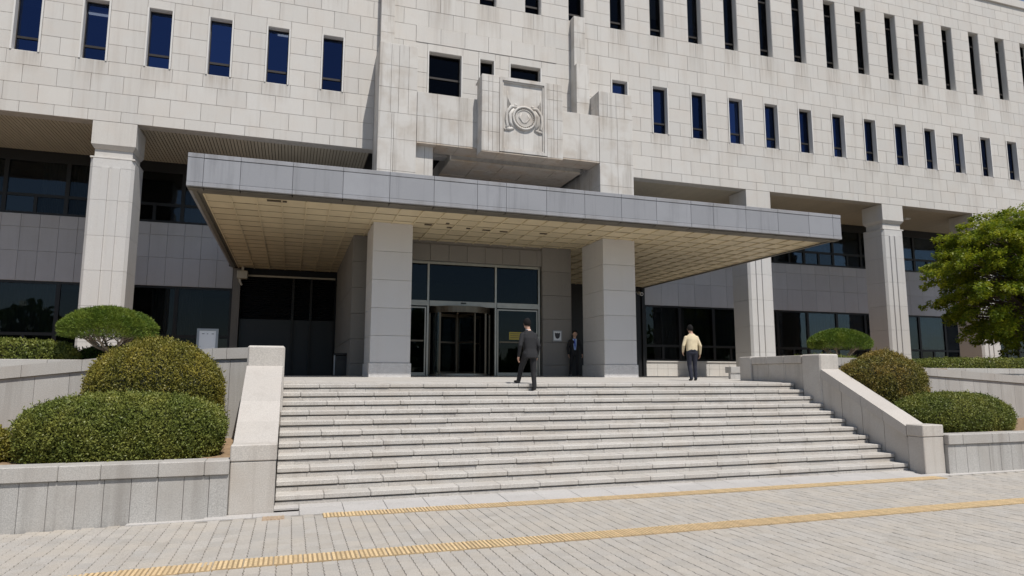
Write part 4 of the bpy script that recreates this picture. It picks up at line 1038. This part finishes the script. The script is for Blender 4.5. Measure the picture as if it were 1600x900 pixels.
def person(label, loc, rotz, H_, J, mats, jacket_hem, tie=None, voxel=.0075):
    """J: joints in metres for a 1.70 m figure, x right, y forward, z up; one continuous remeshed body"""
    s = H_/1.70; prim = []; mm = MB()
    def seg(tg, pts, rad, n=12):
        mm.tube(pts, rad, n)
        for p, r in zip(pts, rad): mm.ball(p, r, 12, 8)
        for k in range(len(pts)-1): prim.append((tg, Vector(pts[k]), Vector(pts[k+1]), rad[k], rad[k+1]))
    def ring_loft(tg, rings):
        n = 20; vs = []; 
        for (x, y, z, a, b_) in rings: vs.extend((x+a*math.copysign(abs(math.cos(2*math.pi*i/n))**.85, math.cos(2*math.pi*i/n)), y+b_*math.copysign(abs(math.sin(2*math.pi*i/n))**.85, math.sin(2*math.pi*i/n)), z) for i in range(n))
        N = len(rings); fs = [(k*n+i, k*n+(i+1) % n, (k+1)*n+(i+1) % n, (k+1)*n+i) for k in range(N-1) for i in range(n)]+[tuple(range(n-1, -1, -1)), tuple((N-1)*n+i for i in range(n))]
        mm.add(vs, fs)
        for k in range(N-1):
            for sx in (-.55, 0, .55): prim.append((tg, Vector((rings[k][0]+sx*rings[k][3], rings[k][1], rings[k][2])), Vector((rings[k+1][0]+sx*rings[k+1][3], rings[k+1][1], rings[k+1][2])), min(rings[k][3]*.5, rings[k][4]), min(rings[k+1][3]*.5, rings[k+1][4])))
    px, py = J['pelvis']; cx, cy = J['chest']; lean = lambda z: (px+(cx-px)*(z-.9)/.45, py+(cy-py)*(z-.9)/.45)
    R_ = []
    for z, a, b_ in jacket_hem: x, y = lean(z); R_.append((x, y, z, a, b_))
    ring_loft('jacket', R_)
    hx, hy = lean(1.52); hx += J.get('head', (0, 0))[0]; hy += J.get('head', (0, 0))[1]
    nx, ny = lean(1.42); seg('skin', [(nx, ny, 1.40), (hx, hy-.01, 1.52)], [.058, .055])
    hc = Vector((hx, hy+.015, 1.585)); mm.ball(hc, (.076, .094, .115), 18, 14); prim.append(('skin', hc-Vector((0, 0, .04)), hc+Vector((0, 0, .04)), .08, .08))
    mm.ball((hc.x, hc.y+.03, hc.z-.075), (.05, .055, .04), 12, 8)
    mm.tube([(hc.x, hc.y+.090, hc.z+.02), (hc.x, hc.y+.112, hc.z-.022)], [.010, .016], 8); mm.ball((hc.x, hc.y+.105, hc.z-.022), .016, 8, 6)
    mm.tube([(hc.x-.022, hc.y+.093, hc.z-.055), (hc.x+.022, hc.y+.093, hc.z-.055)], .009, 6)
    for e in (-1, 1): mm.ball((hc.x+e*.078, hc.y-.005, hc.z-.005), (.014, .022, .034), 8, 6)
    for sd in ('l', 'r'):
        sgn = -1 if sd == 'l' else 1
        sh_ = J[sd+'sh']; el = J[sd+'el']; wr = J[sd+'wr']
        seg('jacket', [sh_, el], [.060, .050]); seg('jacket', [el, wr], [.050, .037])
        w_ = Vector(wr); fd = (w_-Vector(el)).normalized(); fwd = Vector((0, 1, 0)); fwd = (fwd-fd*fwd.dot(fd)).normalized(); ac = fd.cross(fwd)
        pm = w_+fd*.065; seg('skin', [w_+fd*.01, w_+fd*.03], [.026, .027]); 
        for k in range(4):
            o_ = fwd*(.027-.018*k); L_ = (.066, .076, .070, .054)[k]; a0 = w_+fd*.035+o_*.8; a1 = w_+fd*.095+o_; cur = fwd*-.0+ac*(-sgn*.012)
            seg('skin', [a0, a1], [.0135, .0115], 8); seg('skin', [a1, a1+fd*L_*.5+cur, a1+fd*L_*.95+cur*3], [.0105, .0095, .0085], 8)
        t0 = w_+fd*.035+fwd*.026; seg('skin', [t0, t0+fd*.032+fwd*.026, t0+fd*.066+fwd*.030], [.013, .0115, .0095], 8)
        hp, kn, an = J[sd+'hip'], J[sd+'kn'], J[sd+'an']
        seg('trouser', [hp, kn], [.094, .066]); seg('trouser', [kn, an], [.064, .052])
        A = Vector(an); td = Vector(J[sd+'toe'])
        fl = A+Vector((0, -.025, 0)); seg('shoe', [A+Vector((0, -.02, -.035)), A+td*.09+Vector((0, 0, -.045)), A+td*.185+Vector((0, 0, -.052))], [.036, .036, .026], 10)
    seg('trouser', [(px-.07, py, .86), (px+.07, py, .86)], [.105, .105])
    a = np.array(mm.v)*s; me = mesh_from('person_raw', a.tolist(), mm.f, mats[0]); ob = bpy.data.objects.new('raw', me); COL.objects.link(ob)
    md = ob.modifiers.new('r', 'REMESH'); md.mode = 'VOXEL'; md.voxel_size = voxel; ms = ob.modifiers.new('s', 'SMOOTH'); ms.factor = .5; ms.iterations = 3
    dg = bpy.context.evaluated_depsgraph_get(); me2 = bpy.data.meshes.new_from_object(ob.evaluated_get(dg)); bpy.data.objects.remove(ob)
    nf = len(me2.polygons); cen = np.zeros(nf*3); me2.polygons.foreach_get('center', cen); cen = cen.reshape(-1, 3)/s
    best = np.full(nf, 1e9); mi = np.zeros(nf, int); order = {'jacket': 0, 'trouser': 1, 'skin': 2, 'shoe': 3}
    for tg, p0, p1, r0, r1 in prim:
        p0, p1 = np.array(p0), np.array(p1); d = p1-p0; tt_ = np.clip(((cen-p0)@d)/max(d@d, 1e-9), 0, 1)
        dist = np.linalg.norm(cen-(p0+tt_[:, None]*d), axis=1)-(r0+(r1-r0)*tt_)
        k = dist < best; best[k] = dist[k]; mi[k] = order[tg]
    hem = jacket_hem[0][0]
    mi[(mi == 0) & (cen[:, 2] < hem-.005) & (np.abs(cen[:, 0]-px) < .12)] = 1
    me2.materials.clear()
    for m_ in (mats[0], mats[1], SK, SHOE): me2.materials.append(m_)
    me2.polygons.foreach_set('material_index', mi.astype(np.int32)); me2.polygons.foreach_set('use_smooth', [True]*nf); me2.update(); me2.name = 'person'
    t = bpy.data.objects.new('person', me2); COL.objects.link(t); t.location = loc; t.rotation_euler = (0, 0, rotz); WLOC[t.name] = Vector((0, 0, 0)); tag(t, label, 'person')
    def child(mm, name, mat, smooth=True):
        me = mesh_from(name, (np.array(mm.v)*s).tolist(), mm.f, mat, smooth); o = bpy.data.objects.new(name, me); COL.objects.link(o); o.parent = t; return o
    # hair: cap over crown and nape
    mm = MB(); mm.ball((0, 0, 0), 1, 28, 20); v = []
    for x, y, z in mm.v:
        low = -.55 if y < .15 else (.05+.55*min(1, (y-.15)/.6))
        zz = max(z, low); k = 1.0 if z >= low else .93
        v.append((hc.x+x*.090*k*(1 if z >= low else .98), hc.y-.008+y*.108*k, hc.z+.012+zz*.124*(1+.05*math.sin(x*9+y*7))+rng.uniform(-.004, .004)))
    mm.v = v; child(mm, 'hair', HAIR)
    mm = MB(); n = 20
    for k, (z, a_, b_) in enumerate(((1.395, .072, .066), (1.445, .062, .060))): mm.v += [(nx+(hx-nx)*k*.4+a_*math.cos(2*math.pi*i/n), ny+b_*math.sin(2*math.pi*i/n), z) for i in range(n)]
    mm.f = [(i, (i+1) % n, n+(i+1) % n, n+i) for i in range(n)]; mm.mi = [0]*n; child(mm, 'shirt_collar', SHIRT)
    for e in (-1, 1):
        mm = MB(); mm.ball((hc.x+e*.031, hc.y+.085, hc.z+.008), (.012, .008, .006), 8, 6); child(mm, 'eye', HAIR)
    if tie:
        yb = cy+.122; mm = MB(); mm.add([(nx-.075, yb-.035, 1.40), (nx+.075, yb-.035, 1.40), (nx+.06, yb+.012, 1.2), (nx+.035, yb+.016, .98), (nx-.035, yb+.016, .98), (nx-.06, yb+.012, 1.2)], [(0, 5, 4, 3, 2, 1)]); child(mm, 'shirt_front', SHIRTB, False)
        mm = MB(); mm.add([(nx-.02, yb-.02, 1.40), (nx+.02, yb-.02, 1.40), (nx+.028, yb+.024, 1.15), (nx, yb+.028, .97), (nx-.028, yb+.024, 1.15)], [(0, 4, 3, 2, 1)]); child(mm, 'tie', TIE, False)
    return t
HEM = [(.77, .178, .125), (.86, .172, .128), (.98, .155, .112), (1.10, .165, .115), (1.24, .186, .122), (1.33, .168, .106), (1.395, .112, .085), (1.435, .07, .068)]
HEM2 = [(.90, .160, .118), (.95, .170, .122), (1.05, .172, .122), (1.15, .175, .120), (1.26, .188, .122), (1.34, .168, .106), (1.40, .112, .085), (1.44, .07, .068)]
J1 = dict(pelvis=(.02, 0), chest=(0, .05), head=(-.01, .02), lsh=(-.165, .05, 1.315), lel=(-.245, -.02, 1.06), lwr=(-.255, .05, .82), rsh=(.165, .05, 1.315), rel=(.225, -.03, 1.06), rwr=(.22, .06, .82),
          lhip=(-.085, .0, .86), lkn=(-.13, .20, .53), lan=(-.17, .26, .25), ltoe=(-.15, .95, .1), rhip=(.095, .0, .86), rkn=(.10, .0, .46), ran=(.10, -.06, .085), rtoe=(.08, 1, 0))
person('person in a charcoal suit climbing the last step towards the doors, seen from behind', (4.82, 13.36, 1.563), R(4), 1.53, J1, (CH, CH), HEM)
J2 = dict(pelvis=(0, 0), chest=(.01, .03), head=(-.03, .01), lsh=(-.165, .03, 1.315), lel=(-.255, .0, 1.07), lwr=(-.235, .13, .90), rsh=(.165, .03, 1.315), rel=(.255, -.02, 1.06), rwr=(.265, .06, .83),
          lhip=(-.085, 0, .86), lkn=(-.075, .06, .48), lan=(-.045, -.02, .085), ltoe=(-.05, 1, 0), rhip=(.085, 0, .86), rkn=(.09, .05, .47), ran=(.11, .06, .085), rtoe=(.1, 1, 0))
person('person in a beige jacket and navy trousers walking on the landing, seen from behind', (10.17, 15.4, floor_z(15.4)), R(-16), 1.485, J2, (BE, NV), HEM2)
J3 = dict(pelvis=(0, 0), chest=(0, .02), head=(-.02, .01), lsh=(-.165, .02, 1.315), lel=(-.27, -.02, 1.07), lwr=(-.29, .05, .84), rsh=(.165, .02, 1.315), rel=(.245, -.02, 1.06), rwr=(.235, .05, .83),
          lhip=(-.085, 0, .86), lkn=(-.10, .02, .47), lan=(-.12, 0, .085), ltoe=(-.15, 1, 0), rhip=(.085, 0, .86), rkn=(.12, .03, .47), ran=(.17, .01, .085), rtoe=(.35, .9, 0))
person('person in a black suit and blue tie standing in the shade by the right pillar', (9.58, 21.85, floor_z(21.85)), R(180-14), 1.60, J3, (BK, BK), HEM, tie=True)

# ================================================================== SMALL THINGS
t = empty('litter_bin', (1.62, 23.4, 1.86), 'black litter bin with steel sides beside the left pillar', 'bin')
box('bin_body', (1.42, 1.82, 23.25, 23.6, 1.86, 2.55), M['black'], t, c=.02); box('bin_top', (1.38, 1.86, 23.21, 23.64, 2.56, 2.63), M['black'], t, c=.02)
for x in (1.385, 1.825): box('steel_side', (x, x+.035, 23.24, 23.6, 1.90, 2.55), M['grey'], t)
box('slot', (1.47, 1.77, 23.235, 23.245, 2.38, 2.50), M['frame_d'], t)
t = empty('notice_stand', (-2.2, 20.0, 1.8), 'white notice board on a grey metal stand left of the stairs', 'notice board')
mm = MB(); frame_rect(mm, -2.47, -1.93, 2.35, 3.15, .06, 19.97, 20.03); mm.build('frame', M['grey'], t)
box('board', (-2.41, -1.99, 19.985, 20.02, 2.41, 3.09), M['white'], t)
for x, w_ in ((-2.34, .06), (-2.22, .035), (-2.10, .06)): box('mark', (x, x+w_, 19.98, 19.984, 3.0, 3.015), M['ink'], t)
for x in (-2.42, -2.0): box('leg', (x, x+.04, 19.98, 20.02, 1.8, 2.35), M['grey'], t)
box('base', (-2.5, -1.9, 19.8, 20.2, 1.79, 1.83), M['grey'], t)
t = empty('junction_box', (-2.1, 30.3, 5.94), 'cream junction box with a bent pipe under the left corner of the canopy', 'junction box')
box('box_body', (-2.32, -1.90, 30.1, 30.5, 5.97, 6.30), M['cream'], t, c=.02); mm = MB(); mm.tube([(-2.2, 30.25, 5.98), (-2.2, 30.25, 5.85), (-2.12, 30.3, 5.70)], [.05, .05, .04], 8); mm.build('pipe', M['cream'], t); box('hanger', (-2.16, -2.06, 30.2, 30.3, 6.30, 6.48), M['cream'], t)
t = empty('security_camera', (16.95, 30.2, 5.9), 'white security camera under the canopy beside the right pillar', 'camera')
mm = MB(); mm.tube([(16.95, 30.0, 6.04), (16.95, 30.30, 6.12)], [.09, .09], 12); mm.build('housing', M['white'], t); mm = MB(); mm.tube([(16.95, 29.97, 6.03), (16.95, 30.0, 6.04)], [.05, .06], 12); mm.build('lens', M['black'], t); mm = MB(); mm.tube([(16.95, 30.25, 6.1), (16.95, 30.54, 6.2)], [.03, .03], 8); mm.build('bracket', M['white'], t)
t = empty('wall_plaque', (9.03, YD-.1, 3.11), 'small framed plaque with a dark emblem on the pier right of the doors', 'plaque')
mm = MB(); frame_rect(mm, 8.86, 9.21, 3.10, 3.49, .035, YD-.115, YD-.085); mm.build('frame', M['grey'], t); box('plate', (8.89, 9.18, YD-.105, YD-.086, 3.13, 3.46), M['white'], t)
mm = MB(); mm.prism([(8.93, 3.42), (9.00, 3.39), (9.035, 3.41), (9.07, 3.39), (9.14, 3.42), (9.13, 3.30), (9.10, 3.22), (9.035, 3.19), (8.97, 3.22), (8.94, 3.30)], YD-.108, YD-.1055); mm.build('emblem', M['ink'], t)
t = empty('door_notice', (7.55, YD+.09, 3.13), 'yellow notice stuck on the glass door on the right', 'notice')
box('sheet', (7.28, 7.84, YD+.094, YD+.0985, 3.14, 3.41), M['sign_y'], t)
for z in (3.34, 3.27, 3.20): box('text_line', (7.32, 7.80, YD+.0915, YD+.0935, z, z+.018), M['ink'], t)
